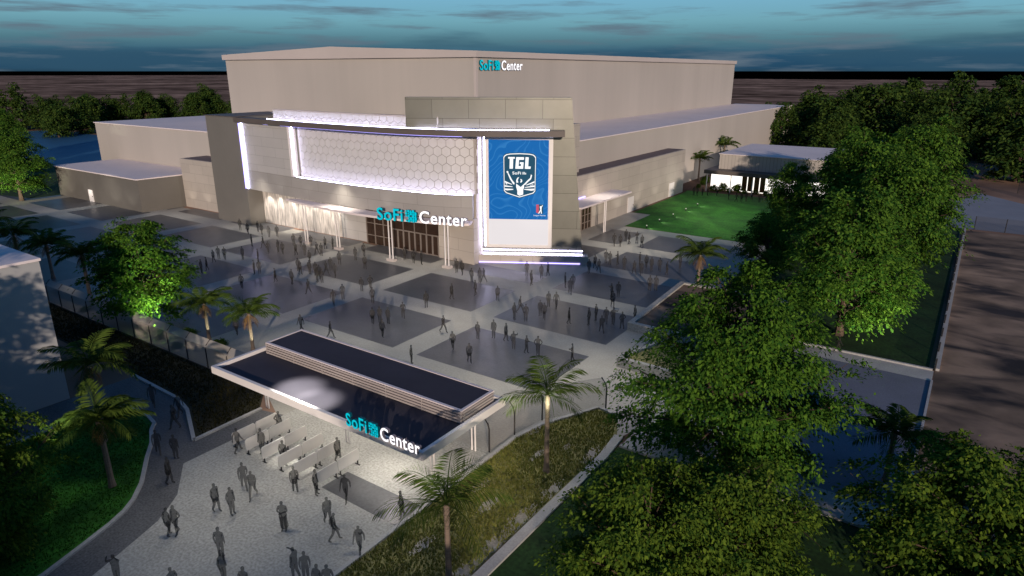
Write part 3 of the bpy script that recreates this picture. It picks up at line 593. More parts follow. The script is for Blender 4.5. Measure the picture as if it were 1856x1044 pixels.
# ------------------------------------------------------------------ fences
def fence(label, pts, lean, h=2.4, name='mesh_fence', meshm='mesh', curve=.5):
    t = thing(name, (*pts[0], 0), label, 'fence')
    m = MB()
    for p, q in zip(pts[:-1], pts[1:]): m.face([(*p, .05), (*q, .05), (*q, h * .8), (*p, h * .8)]); m.face([(*p, h * .8), (*q, h * .8), (q[0] + lean[0] * curve, q[1] + lean[1] * curve, h), (p[0] + lean[0] * curve, p[1] + lean[1] * curve, h)])
    m.build('mesh', M[meshm], t)
    for p in pts: MB().tube([(*p, 0), (*p, h * .72), (p[0] + lean[0] * curve * .25, p[1] + lean[1] * curve * .25, h * .85), (p[0] + lean[0] * curve, p[1] + lean[1] * curve, h)], .06, 6).build('post', M['post'], t)
    return t
fence('long mesh fence with curved dark posts above the dark grass bank', [(-81 + 3.02 * i, 28.1) for i in range(13)], (0, 1))
fence('short mesh fence with curved posts along the ornamental grass bed', [(-23.2, 31), (-23.1, 33.8), (-22.6, 36.6), (-19.6, 40.75)], (-1, .2), meshm='mesh_l')
fence('low mesh fence running along the bare land right of the trees', [(.15, 62.5 + 4.3 * i) for i in range(16)], (0, 0), 1.1, meshm='mesh_d')
fence('dark mesh fence beside the pale far pavement at the right edge', [(1.5 + 4 * i, 127.2) for i in range(8)], (0, 0), 2.2, meshm='mesh_d')
fence('distant mesh fence beyond the far pavement by the right edge', [(8 + 5 * i, 172 - 9 * i) for i in range(8)], (0, 0), 3, meshm='mesh_d')
# ------------------------------------------------------------------ planters
def planter(label, poly, inner, h, fill):
    t = thing('planter', (*poly[0], 0), label, 'planter')
    mb = MB(); n = len(poly)
    for k in range(n):
        a, b, c, d = poly[k], poly[(k + 1) % n], inner[(k + 1) % n], inner[k]
        mb.face([(*a, 0), (*b, 0), (*b, h), (*a, h)]); mb.face([(*a, h), (*b, h), (*c, h), (*d, h)]); mb.face([(*c, h - .25), (*d, h - .25), (*d, h), (*c, h)])
    mb.build('rim', M['conc'], t); MB().face([(*p, h - .2) for p in inner]).build('planting', fill, t)
planter('low concrete planter with brown grass in front of the big tree', [(-22.3, 48), (-9, 47.9), (-9, 53.5), (-21, 53.5)], [(-21.85, 48.4), (-9.4, 48.3), (-9.4, 53.1), (-20.7, 53.1)], .85, M['bed'])
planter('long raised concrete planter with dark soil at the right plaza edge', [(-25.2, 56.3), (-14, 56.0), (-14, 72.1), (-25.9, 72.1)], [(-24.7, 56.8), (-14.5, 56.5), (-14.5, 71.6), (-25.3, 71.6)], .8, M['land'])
# ------------------------------------------------------------------ lawn pavilion
pv = thing('lawn_pavilion', (-36, 145, 0), 'low pale pavilion with glowing white front behind the bright lawn', 'pavilion')
MB().box(-44.5, -24, 141.2, 165, 4.5, 7.5).build('upper_wall', panelmat('ribbed_cladding', (.42, .38, .34), .7, 40, .05, .05, .7), pv)
MB().box(-44.7, -23.8, 141, 165.2, 7.51, 7.65).build('roof', M['roofm'], pv)
MB().box(-46.6, -23, 138.2, 165, 3.7, 4.45).build('eave', M['beam'], pv)
MB().box(-46.2, -23.5, 142, 164, 0, 3.69).build('lit_wall', emit('lit_interior', (1, .93, .85), 1.5), pv)
gz = MB()
for x in (-39.6, -38.4, -37.1, -35.9): gz.box(x, x + 1.0, 141.9, 141.98, .2, 3.2)
gz.build('window', M['glass'], pv)
for x in (-46, -41, -36.6, -32, -28): MB().box(x - .08, x + .08, 138.6, 138.76, 0, 3.7).build('post', M['white'], pv)
# ------------------------------------------------------------------ trees
def leaves(c, nrm, ax, ln, wd):
    """folded four point leaves: c centres, nrm normals, ax long axes (all n x 3)"""
    b = np.cross(nrm, ax); b /= np.linalg.norm(b, axis=1, keepdims=True) + 1e-9
    v = np.empty((len(c), 4, 3)); l = ln[:, None]; w = wd[:, None]
    v[:, 0] = c - ax * l * .5; v[:, 1] = c + b * w * .5 + nrm * w * .12; v[:, 2] = c + ax * l * .5 - nrm * l * .1; v[:, 3] = c - b * w * .5 + nrm * w * .12
    return v.reshape(-1, 3), np.arange(len(c) * 4).reshape(-1, 4)
def unit(a): return a / (np.linalg.norm(a, axis=1, keepdims=True) + 1e-9)
def tree_meshes(seed, h, r, base, nb, nsp, nleaf, ll, lm, sr=.8, flat=.25):
    """nb limbs spiral up the trunk, each carrying nsp flat drooping sprays of nleaf leaves"""
    rs = np.random.RandomState(seed); tb = MB(); tr = .026 * h; lean = rs.normal(0, .02, 2) * h
    T = np.linspace(0, 1, 9); axis = lambda z: np.array([lean[0] * (z / h) ** 2, lean[1] * (z / h) ** 2, z])
    tb.tube([tuple(axis(h * .9 * t)) for t in T], [tr * (1.3 if t == 0 else 1) * (1 - .88 * t) for t in T], 8)
    S = []; O = []
    for b in range(nb):
        u = ((b + .5) / nb) ** .9; az = b * 2.39996 + rs.normal(0, .25)
        env = r * (math.sin(math.pi * (.20 + .74 * u)) ** .75) * rs.uniform(.72, 1.12)
        zt = base + (h - base) * u; el = -.12 + 1.15 * u + rs.normal(0, .1)
        d = np.array([math.cos(az) * math.cos(el), math.sin(az) * math.cos(el), math.sin(el)]); z0 = max(base * .6, zt - env * math.tan(max(0, min(el, 1.1))) - .06 * h); z0 = min(z0, h * .84)
        s0 = axis(z0); e = np.array([math.cos(az) * env, math.sin(az) * env, zt + rs.normal(0, .03 * h)]); q = s0 * .45 + e * .55 + np.array([0, 0, .05 * h])
        tt = z0 / h; tb.tube([tuple(s0), tuple(s0 * .6 + q * .4 + np.array([0, 0, .01 * h])), tuple(q), tuple(e)], [tr * .40 * (1 - .7 * tt), tr * .28 * (1 - .7 * tt), tr * .18 * (1 - .6 * tt), .012], 5)
        lat = np.array([-math.sin(az), math.cos(az), 0])
        for k in range(nsp):
            t = .34 + .66 * ((k + rs.rand()) / nsp); p = s0 * (1 - t) ** 2 + 2 * q * t * (1 - t) + e * t * t
            p = p + lat * rs.normal(0, .20 * env * (.45 + .55 * t)) + np.array([0, 0, rs.normal(0, .028 * h)]); S.append(p); O.append(unit(np.array([[d[0], d[1], .1]]))[0])
            if k % 3 == 0: tb.tube([tuple(q * .5 + e * .5 if t > .6 else q), tuple(p)], [.02, .008], 4)
    S = np.array(S); O = np.array(O); n = len(S)
    sn = unit(np.c_[O[:, :2] * .40, np.ones(n)] + rs.normal(0, .16, (n, 3))); sz = rs.uniform(.6, 1.25, n) * sr
    C = np.repeat(S, nleaf, 0); SN = np.repeat(sn, nleaf, 0); OO = np.repeat(O, nleaf, 0); Z = np.repeat(sz, nleaf)[:, None]; m = len(C)
    off = rs.normal(0, .5, (m, 3)); off -= SN * (off * SN).sum(1, keepdims=True) * (1 - flat); off *= Z
    rr = np.linalg.norm(off, axis=1, keepdims=True); C = C + off + OO * Z * .3 - np.array([0, 0, 1]) * rr ** 1.5 * .22
    nn = unit(SN + rs.normal(0, .34, (m, 3))); ax = unit(off / (Z + .01) + OO * .5 + rs.normal(0, .4, (m, 3))); ax[:, 2] -= .25; ax = unit(ax)
    s = rs.uniform(.6, 1.25, m) * ll
    v, f = leaves(C, nn, ax, s, s * .55); crown = npmesh('crown', v, f, lm)
    bo = tb.build('trunk', M['bark']); tm = bo.data; bpy.data.objects.remove(bo)
    return crown, tm
PROTO = {}
def proto(key, *a): PROTO[key] = (tree_meshes(*a), a[1])
proto('near', 11, 11.5, 6.6, 1.5, 46, 15, 86, .255, M['leaf'], .95)
proto('near_olive', 12, 7.0, 4.6, .9, 36, 13, 80, .215, M['leaf_y'], .75)
proto('mid', 13, 14.5, 6.0, 2.0, 40, 11, 64, .41, M['leaf_m'], 1.2)
proto('mid2', 14, 14.5, 6.3, 2.4, 36, 11, 64, .41, M['leaf_m'], 1.25)
proto('lit', 15, 10.8, 4.9, 1.7, 44, 11, 52, .34, M['leaf'], .9, .2)
proto('far', 16, 14, 6, .8, 26, 6, 34, .95, M['leaf_far'], 1.9, .4)
proto('far2', 17, 14, 6.5, .8, 24, 6, 34, .95, M['leaf_far'], 2.0, .4)
proto('bush', 18, 1.2, .7, .1, 12, 4, 26, .2, M['leaf_y'], .3, .5)
def tree(key, x, y, h, label, wide=1.0, rz=0, group=None, name='broadleaf_tree', cat='tree'):
    (cm, tm), ph = PROTO[key]; s = h / ph
    t = thing(name, (x, y, 0), label, cat, group, rz); t.scale = (s * wide, s * wide, s)
    mobj('crown', cm, t); mobj('trunk', tm, t); return t
tree('near', -9.6, 37.2, 13.2, 'large leafy tree in the right foreground, the biggest crown, beside the blue road', .86, .4)
tree('near_olive', -9.4, 24.4, 7.4, 'rounded olive green tree at the bottom edge below the largest tree', .92, 1.0)
tree('near_olive', -6.6, 27.2, 7.0, 'dark rounded tree tucked under the largest crown by the south kerb', .95, 2.7)
tree('near_olive', 2.9, 33.5, 8.2, 'olive tree in the bottom right corner beside the blue kerb', .95, 2.0)
tree('near_olive', 7.4, 31.5, 7.2, 'olive tree cut off by the right edge in the bottom corner', 1.0, 4.2)
tree('mid', -8.0, 66.6, 13.6, 'green tree with lamplit lower leaves behind the walking person', 1.0, .3)
tree('mid2', -6.2, 86, 15.5, 'tall tree beside the bare land fence, right of the lamplit one', .85, 1.7)
tree('mid', -11.5, 97, 16.2, 'tallest tree in the middle of the right hand grove', 1.0, 2.8)
tree('mid2', -7, 113, 17, 'tree at the far end of the grove by the pale far pavement', .92, 4.0)
tree('mid2', -18.5, 80, 8.6, 'dark smaller tree between the bright lawn and the largest crown', .95, 5.0)
tree('mid', -21, 101, 11.5, 'dark tree overlapping the right end of the lawn pavilion', .85, .9)
tree('mid', -15, 118, 15, 'tree behind the grove, right of the lawn pavilion', 1, 3.3)
tree('lit', -65.6, 31.0, 10.4, 'bright green lamplit tree on the planting strip above the mesh fence', 1.0, .8)
tree('mid', -45.5, 1, 16, 'tree out of frame shading the pale building from the south', 1.0, .2)  # this tree and the next are unseen, added to shade the pale building
tree('mid2', -43, -8, 16, 'second tree out of frame, south of the pale building', 1.0, 1.2)
tree('near_olive', -38.9, 8.3, 9.6, 'dark tree cut by the left edge in front of the pale building', .62, .5)
tree('mid2', -152, 52, 14, 'tree with lamplit lower leaves left of the dark service building', .95, 1.2)
for k, (x, y, h, l) in enumerate([(-176, 50, 17, 'tall dark tree behind the lamplit tree at the far left'), (-182, 55, 15, 'dark tree cut by the left edge behind the service building'), (-222, 74, 15, 'tall tree at far left beside the dark pond'), (-205, 66, 13, 'dark tree at the left edge, second row from the service building')]):
    tree('mid' if k % 2 else 'mid2', x, y, h, l, .9, k * 1.3)
for k, (x, y, h) in enumerate([(-14, -4, 10), (-21, -8, 11), (-8, 1, 9), (-27, -14, 12), (-2, -7, 12), (-17, -14, 12)]): tree('near_olive', x, y, h, 'tree out of frame on the near lawn below the viewpoint', 1, k * 1.1, 'trees out of frame on the near lawn')  # unseen trees added to keep the low sun off the forecourt
FAR = [(-330, 128, 13), (-322, 142, 14), (-335, 158, 12), (-318, 165, 15), (-330, 178, 12), (-312, 186, 14), (-325, 200, 16), (-306, 205, 13), (-312, 222, 13), (-322, 236, 17), (-300, 240, 13), (-306, 258, 14), (-312, 275, 17), (-295, 280, 13), (-300, 300, 14), (-296, 322, 15), (-340, 120, 17), (-350, 108, 15), (-300, 128, 13), (-290, 116, 12)]
FAR += [((a[0] + b[0]) / 2 - 6, (a[1] + b[1]) / 2, (a[2] + b[2]) * .46) for a, b in zip(FAR[:15], FAR[1:16])]
FAR += [(x - 15, y + 9, h * .9) for x, y, h in FAR[:16]]
for k, (x, y, h) in enumerate(FAR): tree('far' if k % 2 else 'far2', x, y, h, 'distant tree in the long dark row behind the left wing roof', 1, k * 2.1, 'distant trees behind the left wing')
FARR = [(-64, 252, 12), (-56, 240, 14), (-47, 250, 17), (-38, 232, 16), (-44, 262, 15), (-30, 255, 20), (-8, 232, 18), (0, 245, 19), (6, 228, 17), (14, 240, 15), (24, 232, 14), (34, 240, 17), (28, 205, 16), (36, 190, 18), (44, 215, 19), (52, 235, 18), (-52, 222, 13), (-34, 205, 13), (-8, 196, 14), (8, 190, 14), (20, 196, 13)]
FARR += [(-28, 330, 21), (-12, 345, 21), (6, 335, 22), (22, 330, 20), (-45, 318, 18), (38, 300, 20), (-60, 300, 15), (60, 300, 21), (75, 290, 22), (-20, 300, 17)]
for k, (x, y, h) in enumerate(FARR): tree('far' if k % 2 else 'far2', x, y, h, 'distant dark tree in the wood behind the right grove', 1.05, k * 1.7, 'distant trees behind the right grove')
# ------------------------------------------------------------------ palms
def palm_meshes(seed, n=17, L=2.7, upr=1.0, wd=.085):
    rs = np.random.RandomState(seed); cv = []; cf = []; dv = []; df = []
    def frond(az, el, Ln, V, F, droop, wid=.085, nl=32):
        t = np.linspace(0, 1, 14); dirh = np.array([math.cos(az), math.sin(az), 0]); side = np.array([-dirh[1], dirh[0], 0])
        ang = el - droop * t ** 1.4; ds = Ln / 13; p = np.zeros((14, 3))
        for i in range(1, 14): p[i] = p[i - 1] + ds * (dirh * math.cos(ang[i]) + np.array([0, 0, math.sin(ang[i])]))
        tw = rs.normal(0, .12)
        b0 = len(V)
        for i in range(14):   # rachis ribbon
            w = .045 * (1 - .8 * t[i]); V += [p[i] + side * w, p[i] - side * w, p[i] + np.array([0, 0, w])]
        for i in range(13): a = b0 + i * 3; F += [(a, a + 3, a + 5, a + 2), (a + 2, a + 5, a + 4, a + 1)]
        for s in (1, -1):
            for j in range(nl):
                u = .12 + .88 * j / (nl - 1); i = min(12, int(u * 13)); fr = u * 13 - i; q = p[i] * (1 - fr) + p[i + 1] * fr
                tg = dirh * math.cos(ang[i]) + np.array([0, 0, math.sin(ang[i])]); up = np.cross(side, tg) * -1
                ln = (.34 + .62 * math.sin(math.pi * min(1, .12 + u * .86))) * Ln / 2.7 * rs.uniform(.85, 1.1)
                dr = side * s * .8 + tg * (.45 + .4 * u) + np.array([0, 0, -.28 + tw * s]) + rs.normal(0, .06, 3); dr /= np.linalg.norm(dr)
                wv = tg * wid * .5; k = len(V); V += [q - wv * .6, q + dr * ln * .5 - wv + np.array([0, 0, -.02]), q + dr * ln + np.array([0, 0, -.13 * ln]), q + dr * ln * .5 + wv]; F.append((k, k + 1, k + 2, k + 3))
    for k in range(n):
        az = k * 2.399 + rs.normal(0, .15); e = (k / n) ** .8
        frond(az, 1.35 * upr - 1.15 * e + rs.normal(0, .08), L * rs.uniform(.85, 1.1), cv, cf, .75 + .75 * rs.rand() + .35 * (1 - e), wd)
    for k in range(6): frond(k * 1.05 + rs.rand(), -.75 + rs.normal(0, .15), L * .5, dv, df, .7, .07, 14)
    cr = npmesh('crown', np.array(cv), np.array(cf), M['frond']); dr = npmesh('dry_fronds', np.array(dv), np.array(df), M['dry'])
    return cr, dr
PALM = [palm_meshes(*a) for a in [(1, 17, 2.7), (2, 15, 2.9), (3, 19, 2.6), (4, 14, 3.0), (5, 13, 3.7, 1.05, .055), (6, 14, 3.3, 1.05, .055)]]
def palm(k, x, y, zc, label, scale=1.0, rz=0, dry=True, lean=(0, 0), group=None):
    t = thing('palm_tree', (x, y, 0), label, 'palm', group, 0); cr, dr = PALM[k]
    tb = MB(); r0 = .17 * scale
    tb.tube([(x + lean[0] * u * u, y + lean[1] * u * u, zc * u) for u in np.linspace(0, 1, 9)], [r0 * (1.35 if u == 0 else 1.0 - .25 * u + (.16 if u > .85 else 0)) for u in np.linspace(0, 1, 9)], 9)
    tb.build('trunk', M['ptrunk'], t)
    for nm, me in (('crown', cr),) + ((('dry_fronds', dr),) if dry else ()):
        o = mobj(nm, me, t); o.location = (lean[0], lean[1], zc - .05); o.rotation_euler = (0, 0, rz); o.scale = (scale,) * 3
    return t
palm(0, -56.2, 31.6, 3.7, 'lamplit palm standing left of the gate canopy, second from it', 1.0, .3)
palm(1, -50.8, 32.5, 3.6, 'lamplit palm nearest the back corner of the gate canopy', .95, 1.2)
palm(2, -90, 32.2, 4.3, 'palm behind the roof corner of the pale left building', 1.15, 2.2)
palm(0, -77.4, 30.8, 5.3, 'darker palm on the left flank of the bright lamplit tree', 1.25, 4.0)
palm(3, -97.2, 31.5, 4.6, 'palm at the far left behind the pale building roof', 1.2, .9)
palm(1, -105, 31.5, 5.0, 'palm at the left edge partly cut, behind the pale building', 1.2, 3.0)
palm(2, -39.75, 14.9, 4.5, 'palm on the left lawn with orange dry fronds under its crown', 1.05, .5)
palm(3, -45.6, 17.2, 5.7, 'taller dark palm behind the left lawn, above the grass bank', 1.0, 2.0)
palm(5, -18.9, 31.2, 5.4, 'palm on the ornamental grass bed with a lamp in its crown', .98, .2, False)
palm(4, -17.95, 20.5, 4.4, 'palm on the grass bed in front of the gate sign, nearest the bottom edge', .95, 1.1, False)
palm(1, -24.1, 72.8, 4.1, 'palm at the right of the plaza beside the raised planter', 1.15, 1.0)
palm(2, -1.2, 42.3, 3.3, 'shaded palm on the blue road near the bottom right trees', 1.05, 3.3, False)
palm(0, -52.4, 152, 5.0, 'small palm in front of the right wing wall, nearer the stone block', 1.3, .7, False)
palm(1, -52.0, 168, 6.6, 'small palm against the right wing wall behind the pavilion roof', 1.35, 2.6, False)
# bushes and plants round the pavilion and planters
BU = [(-44.6, 139.2, 2.2), (-43, 140.3, 2.8), (-41.4, 139.6, 1.5), (-40.0, 140.4, 2.9), (-38.2, 139.4, 1.4), (-36.2, 140.3, 1.6), (-34, 139.7, 1.8), (-31.6, 140, 3.0), (-29.4, 139.6, 1.7), (-49.2, 146, 1.8), (-50, 150, 2.4), (-48.5, 141, 1.5)]
for k, (x, y, h) in enumerate(BU): tree('bush', x, y, h * .6, 'small shrub along the glowing front of the lawn pavilion', 1, k * 1.9, 'shrubs along the pavilion', 'shrub', 'shrub')
BU2 = [(-74.5, 28.9, .5), (-70.7, 29.1, .4), (-62.0, 30.8, .7), (-58.9, 31.1, .8), (-54.2, 31.4, .7), (-52.8, 30.7, .6), (-48.5, 30.2, .6), (-60.5, 29.3, .45), (-57.2, 29.0, .5)]
for k, (x, y, h) in enumerate(BU2): tree('bush', x, y, h, 'low shrub on the planting strip behind the long mesh fence', 1.5, k * 1.3, 'low shrubs behind the long fence', 'shrub', 'shrub')
# ------------------------------------------------------------------ people
def person_mesh(pose):
    V = []; E = []; Rr = []
    def add(p, r, par=None):
        V.append(p); Rr.append(r if hasattr(r, '__len__') else (r, r))
        if par is not None: E.append((par, len(V) - 1))
        return len(V) - 1
    g = pose
    pel = add((0, 0, .96), (.15, .115)); wa = add((0, -.005, 1.12), (.145, .11), pel); ch = add((0, 0, 1.34), (.175, .12), wa)
    nk = add((0, .0, 1.49), .052, ch); hb = add((0, -.02, 1.57), (.062, .07), nk); hd = add((0, -.02, 1.66), (.078, .092), hb); add((0, -.005, 1.745), (.058, .066), hd)
    add((0, -.122, 1.645), .014, hd)
    for s in (-1, 1): add((s * .083, -.01, 1.655), .012, hd)
    def arm(s, el, wr):
        sh = add((s * .175, 0, 1.415), .066, ch); e = add(el, .052, sh); w = add(wr, .036, e)
        d = (Vector(wr) - Vector(el)).normalized(); pm = Vector(wr) + d * .055; p = add(tuple(pm), (.036, .02), w)
        side = d.cross(Vector((s, 0, .1))).normalized()
        for k in range(4):
            b = pm + d * .045 + side * (k - 1.5) * .021; ln = (.06, .075, .07, .05)[k]
            q = add(tuple(b), .0095, p); q = add(tuple(b + d * ln * .55 + Vector((-s * .012, 0, 0))), .0085, q); add(tuple(b + d * ln + Vector((-s * .03, 0, 0))), .007, q)
        q = add(tuple(pm - d * .01 + side * -.045), .0105, p); add(tuple(pm + d * .03 + side * -.065), .0085, q)
    def leg(s, kn, an, toe):
        hp = add((s * .085, 0, .90), .105, pel); k = add(kn, .075, hp); a = add(an, .055, k); add(toe, (.04, .028), a)
    st = g.get('stride', 0)
    for s in (-1, 1):
        f = s * st
        leg(s, (s * .09, -.16 * f - .03, .50), (s * .095, -.30 * f + (.10 if f < 0 else 0), .085 + (.06 if f < 0 and st else 0)), (s * .105, -.30 * f - .15 + (.10 if f < 0 else 0), .03 + (.01 if f < 0 and st else 0)))
        a = g.get('arms', 'down')
        if a == 'down': arm(s, (s * .235, .03 + .10 * f, 1.15), (s * .225, -.03 + .20 * f, .90))
        elif a == 'cross': arm(s, (s * .25, -.04, 1.17), (s * .06, -.20, 1.18))
        elif a == 'point': arm(s, (s * .24, .02, 1.15), (s * .22, -.05, .90)) if s > 0 else arm(s, (-.30, -.20, 1.30), (-.30, -.45, 1.32))
        elif a == 'phone': arm(s, (s * .24, .02, 1.15), (s * .22, -.02, .90)) if s > 0 else arm(s, (-.26, -.06, 1.18), (-.14, -.24, 1.36))
        elif a == 'hips': arm(s, (s * .33, .05, 1.17), (s * .19, -.06, .98))
        elif a == 'up': arm(s, (s * .30, -.12, 1.45), (s * .20, -.20, 1.70))
    if g.get('coat'): c1 = add((0, 0, .80), (.19, .14), pel); add((0, 0, .58), (.20, .15), c1)
    if g.get('dress'): c1 = add((0, 0, .70), (.20, .17), pel); c2 = add((0, .02, .40), (.22, .20), c1); add((.02, .08, .08), (.25, .24), c2)
    if g.get('bag'): c1 = add((0, .17, 1.32), (.12, .09), ch); add((0, .18, 1.08), (.12, .09), c1)
    me = bpy.data.meshes.new('person'); me.from_pydata(V, E, []); o = bpy.data.objects.new('person', me); COL.objects.link(o)
    o.modifiers.new('s', 'SKIN'); lay = me.skin_vertices[0].data
    for i, r in enumerate(Rr): lay[i].radius = r; lay[i].use_root = (i == 0)
    ss = o.modifiers.new('u', 'SUBSURF'); ss.levels = 1; ss.render_levels = 1
    bpy.context.view_layer.update(); dg = bpy.context.evaluated_depsgraph_get()
    nm = bpy.data.meshes.new_from_object(o.evaluated_get(dg)); bpy.data.objects.remove(o); bpy.data.meshes.remove(me)
    nm.materials.clear(); nm.materials.append(M['person']); nm.polygons.foreach_set('use_smooth', [True] * len(nm.polygons)); nm.name = 'person'; return nm
POSE = {'stand': {}, 'walk': {'stride': 1.0}, 'walk2': {'stride': -1.0}, 'cross': {'arms': 'cross', 'stride': .25}, 'coat': {'coat': 1, 'stride': .3}, 'point': {'arms': 'point', 'stride': .2},
        'phone': {'arms': 'phone', 'stride': .3}, 'hips': {'arms': 'hips', 'stride': .3}, 'dress': {'dress': 1, 'arms': 'cross'}, 'bag': {'bag': 1, 'stride': .8}, 'up': {'arms': 'up', 'stride': .2}}
PM = {k: person_mesh(v) for k, v in POSE.items()}
PTXT = {'stand': 'standing', 'walk': 'walking', 'walk2': 'striding', 'cross': 'with folded arms', 'coat': 'in a long coat', 'point': 'pointing', 'phone': 'with raised forearm', 'hips': 'hands on hips', 'dress': 'in a long dress', 'bag': 'with a backpack', 'up': 'arms raised'}
ORD = ['leftmost', 'second from left', 'third from left', 'fourth from left', 'fifth from left', 'sixth from left', 'seventh from left', 'eighth from left', 'ninth from left', 'tenth from left', 'eleventh from left', 'twelfth from left', 'thirteenth from left', 'fourteenth from left', 'fifteenth from left']
def at(x, y):   # where the photo pixel (1856 wide) meets the ground
    a = (x - 928) / 1210; b = -(y - 522) / 1210; p = R(17.99); th = R(34.6)
    fh = math.cos(p) + b * math.sin(p); up = -math.sin(p) + b * math.cos(p); t = -24 / up
    return ((-math.sin(th) * fh + math.cos(th) * a) * t, (math.cos(th) * fh + math.sin(th) * a) * t)
CROWD = [
 ('on the pale forecourt', [(308, 972, 'coat'), (322, 969, 'hips'), (394, 928, 'coat'), (422, 933, 'stand'), (516, 962, 'dress'), (596, 953, 'walk'), (608, 981, 'bag'), (653, 1005, 'bag'), (402, 1011, 'stand'), (537, 1050, 'point'), (556, 1056, 'stand')]),
 ('walking as a pair below the barriers', [(444, 888, 'walk'), (460, 903, 'walk2')]),
 ('cut by the bottom edge', [(216, 1060, 'up'), (318, 1084, 'stand'), (407, 1056, 'stand'), (447, 1086, 'coat'), (578, 1080, 'coat'), (597, 1082, 'stand')]),
 ('on the curved dark path', [(288, 824, 'walk'), (320, 833, 'stand'), (309, 878, 'coat')]),
 ('in shade where the path bends', [(279, 736, 'walk'), (318, 778, 'bag'), (327, 755, 'walk')]),
 ('on the dark paving rectangle', [(628, 908, 'walk'), (729, 940, 'coat')]),
 ('among the queue barriers', [(433, 820, 'walk'), (477, 823, 'stand'), (508, 790, 'hips'), (516, 846, 'stand'), (536, 893, 'coat'), (574, 898, 'stand'), (614, 838, 'coat')]),
 ('behind the gate canopy', [(547, 603, 'bag'), (600, 614, 'walk'), (746, 660, 'stand')]),
 ('on the square behind the gate', [(804, 603, 'walk'), (821, 633, 'coat'), (851, 658, 'coat'), (866, 616, 'stand'), (895, 613, 'stand'), (917, 619, 'coat'), (931, 634, 'point'), (954, 641, 'cross'), (975, 645, 'hips'), (1037, 657, 'cross')]),
 ('clustered in the middle of the plaza', [(676, 588, 'coat'), (689, 586, 'stand'), (704, 588, 'stand'), (694, 612, 'coat'), (731, 577, 'phone')]),
 ('alone on crossing pale strips', [(676, 550, 'coat')]),
 ('on the paving facing the screen', [(932, 580, 'stand'), (943, 568, 'walk'), (953, 583, 'stand'), (979, 574, 'stand'), (986, 580, 'coat'), (994, 557, 'stand'), (1008, 560, 'walk')]),
 ('gathered left of the raised planter', [(1031, 588, 'coat'), (1067, 590, 'stand'), (1080, 582, 'stand'), (1090, 604, 'walk'), (1098, 587, 'walk'), (1111, 590, 'point'), (1127, 597, 'hips'), (1150, 585, 'stand')]),
 ('on dark paving right of the screen', [(1024, 522, 'stand'), (1033, 533, 'walk'), (1038, 524, 'stand'), (1108, 541, 'phone'), (1120, 540, 'stand'), (1110, 558, 'coat'), (1177, 528, 'coat'), (1188, 528, 'stand')]),
 ('on pale strips before the screen plinth', [(902, 546, 'coat'), (955, 500, 'stand'), (963, 518, 'coat'), (981, 505, 'stand'), (993, 501, 'coat')]),
 ('below the left end of the plinth', [(828, 495, 'stand'), (838, 499, 'coat'), (855, 512, 'stand'), (862, 536, 'coat'), (870, 513, 'stand'), (877, 512, 'walk')]),
 ('right of the screen plinth', [(1067, 496, 'stand'), (1078, 487, 'coat'), (1085, 494, 'walk'), (1098, 478, 'stand'), (1105, 481, 'stand'), (1119, 481, 'cross'), (1131, 489, 'stand')]),
 ('strolling on the far right plaza', [(1149, 498, 'walk'), (1159, 481, 'stand'), (1162, 499, 'walk2'), (1171, 486, 'coat'), (1180, 492, 'stand'), (1195, 493, 'walk'), (1208, 499, 'coat'), (1232, 487, 'stand')]),
 ('standing near the bright lawn', [(1113, 446, 'walk'), (1124, 447, 'coat'), (1134, 438, 'stand'), (1140, 443, 'coat'), (1154, 442, 'cross'), (1163, 449, 'coat')]),
 ('on dark paving under the canopy end', [(773, 559, 'stand'), (819, 543, 'coat')]),
 ('waiting at the entrance doors', [(734, 471, 'stand'), (750, 478, 'coat'), (764, 480, 'stand')]),
 ('on the paving before the entrance', [(605, 554, 'walk'), (622, 543, 'stand'), (645, 472, 'stand'), (656, 529, 'stand'), (660, 464, 'coat'), (662, 488, 'coat'), (672, 525, 'hips')]),
 ('beside the dark corner tower', [(436, 418, 'stand'), (450, 425, 'coat'), (457, 447, 'stand'), (468, 421, 'stand'), (475, 426, 'coat'), (488, 430, 'stand'), (503, 430, 'walk')]),
 ('in front of the rippled wall', [(478, 450, 'walk'), (487, 460, 'walk2'), (505, 458, 'stand'), (513, 461, 'coat'), (533, 446, 'stand'), (537, 463, 'coat'), (546, 448, 'coat'), (553, 464, 'stand'), (564, 448, 'stand'), (575, 462, 'walk'), (583, 465, 'stand'), (590, 452, 'coat'), (604, 452, 'stand')]),
 ('in the crowd left of the entrance', [(541, 493, 'stand'), (545, 498, 'coat'), (562, 498, 'stand'), (562, 477, 'coat'), (573, 501, 'coat'), (576, 512, 'stand'), (580, 506, 'coat'), (584, 513, 'stand'), (592, 500, 'walk'), (600, 491, 'stand'), (608, 503, 'walk'), (616, 481, 'coat')]),
 ('in blue shade on the left', [(366, 496, 'stand'), (376, 491, 'coat'), (462, 498, 'stand'), (471, 498, 'stand'), (500, 512, 'coat'), (530, 516, 'coat'), (560, 534, 'walk'), (439, 523, 'coat'), (430, 607, 'coat')]),
 ('on the left lit patch', [(388, 476, 'coat'), (397, 470, 'stand'), (408, 471, 'coat'), (441, 471, 'stand'), (469, 476, 'stand')]),
 ('at the pavilion edge of the lawn', [(1257, 355, 'stand'), (1263, 356, 'coat'), (1273, 355, 'stand'), (1282, 355, 'stand'), (1299, 355, 'coat'), (1320, 362, 'stand'), (1334, 366, 'walk'), (1343, 367, 'coat'), (1352, 366, 'stand'), (1362, 363, 'coat'), (1376, 368, 'stand'), (1392, 363, 'stand')]),
 ('on the kerb of the blue road', [(1517, 640, 'walk')]),
]
rp = random.Random(8)
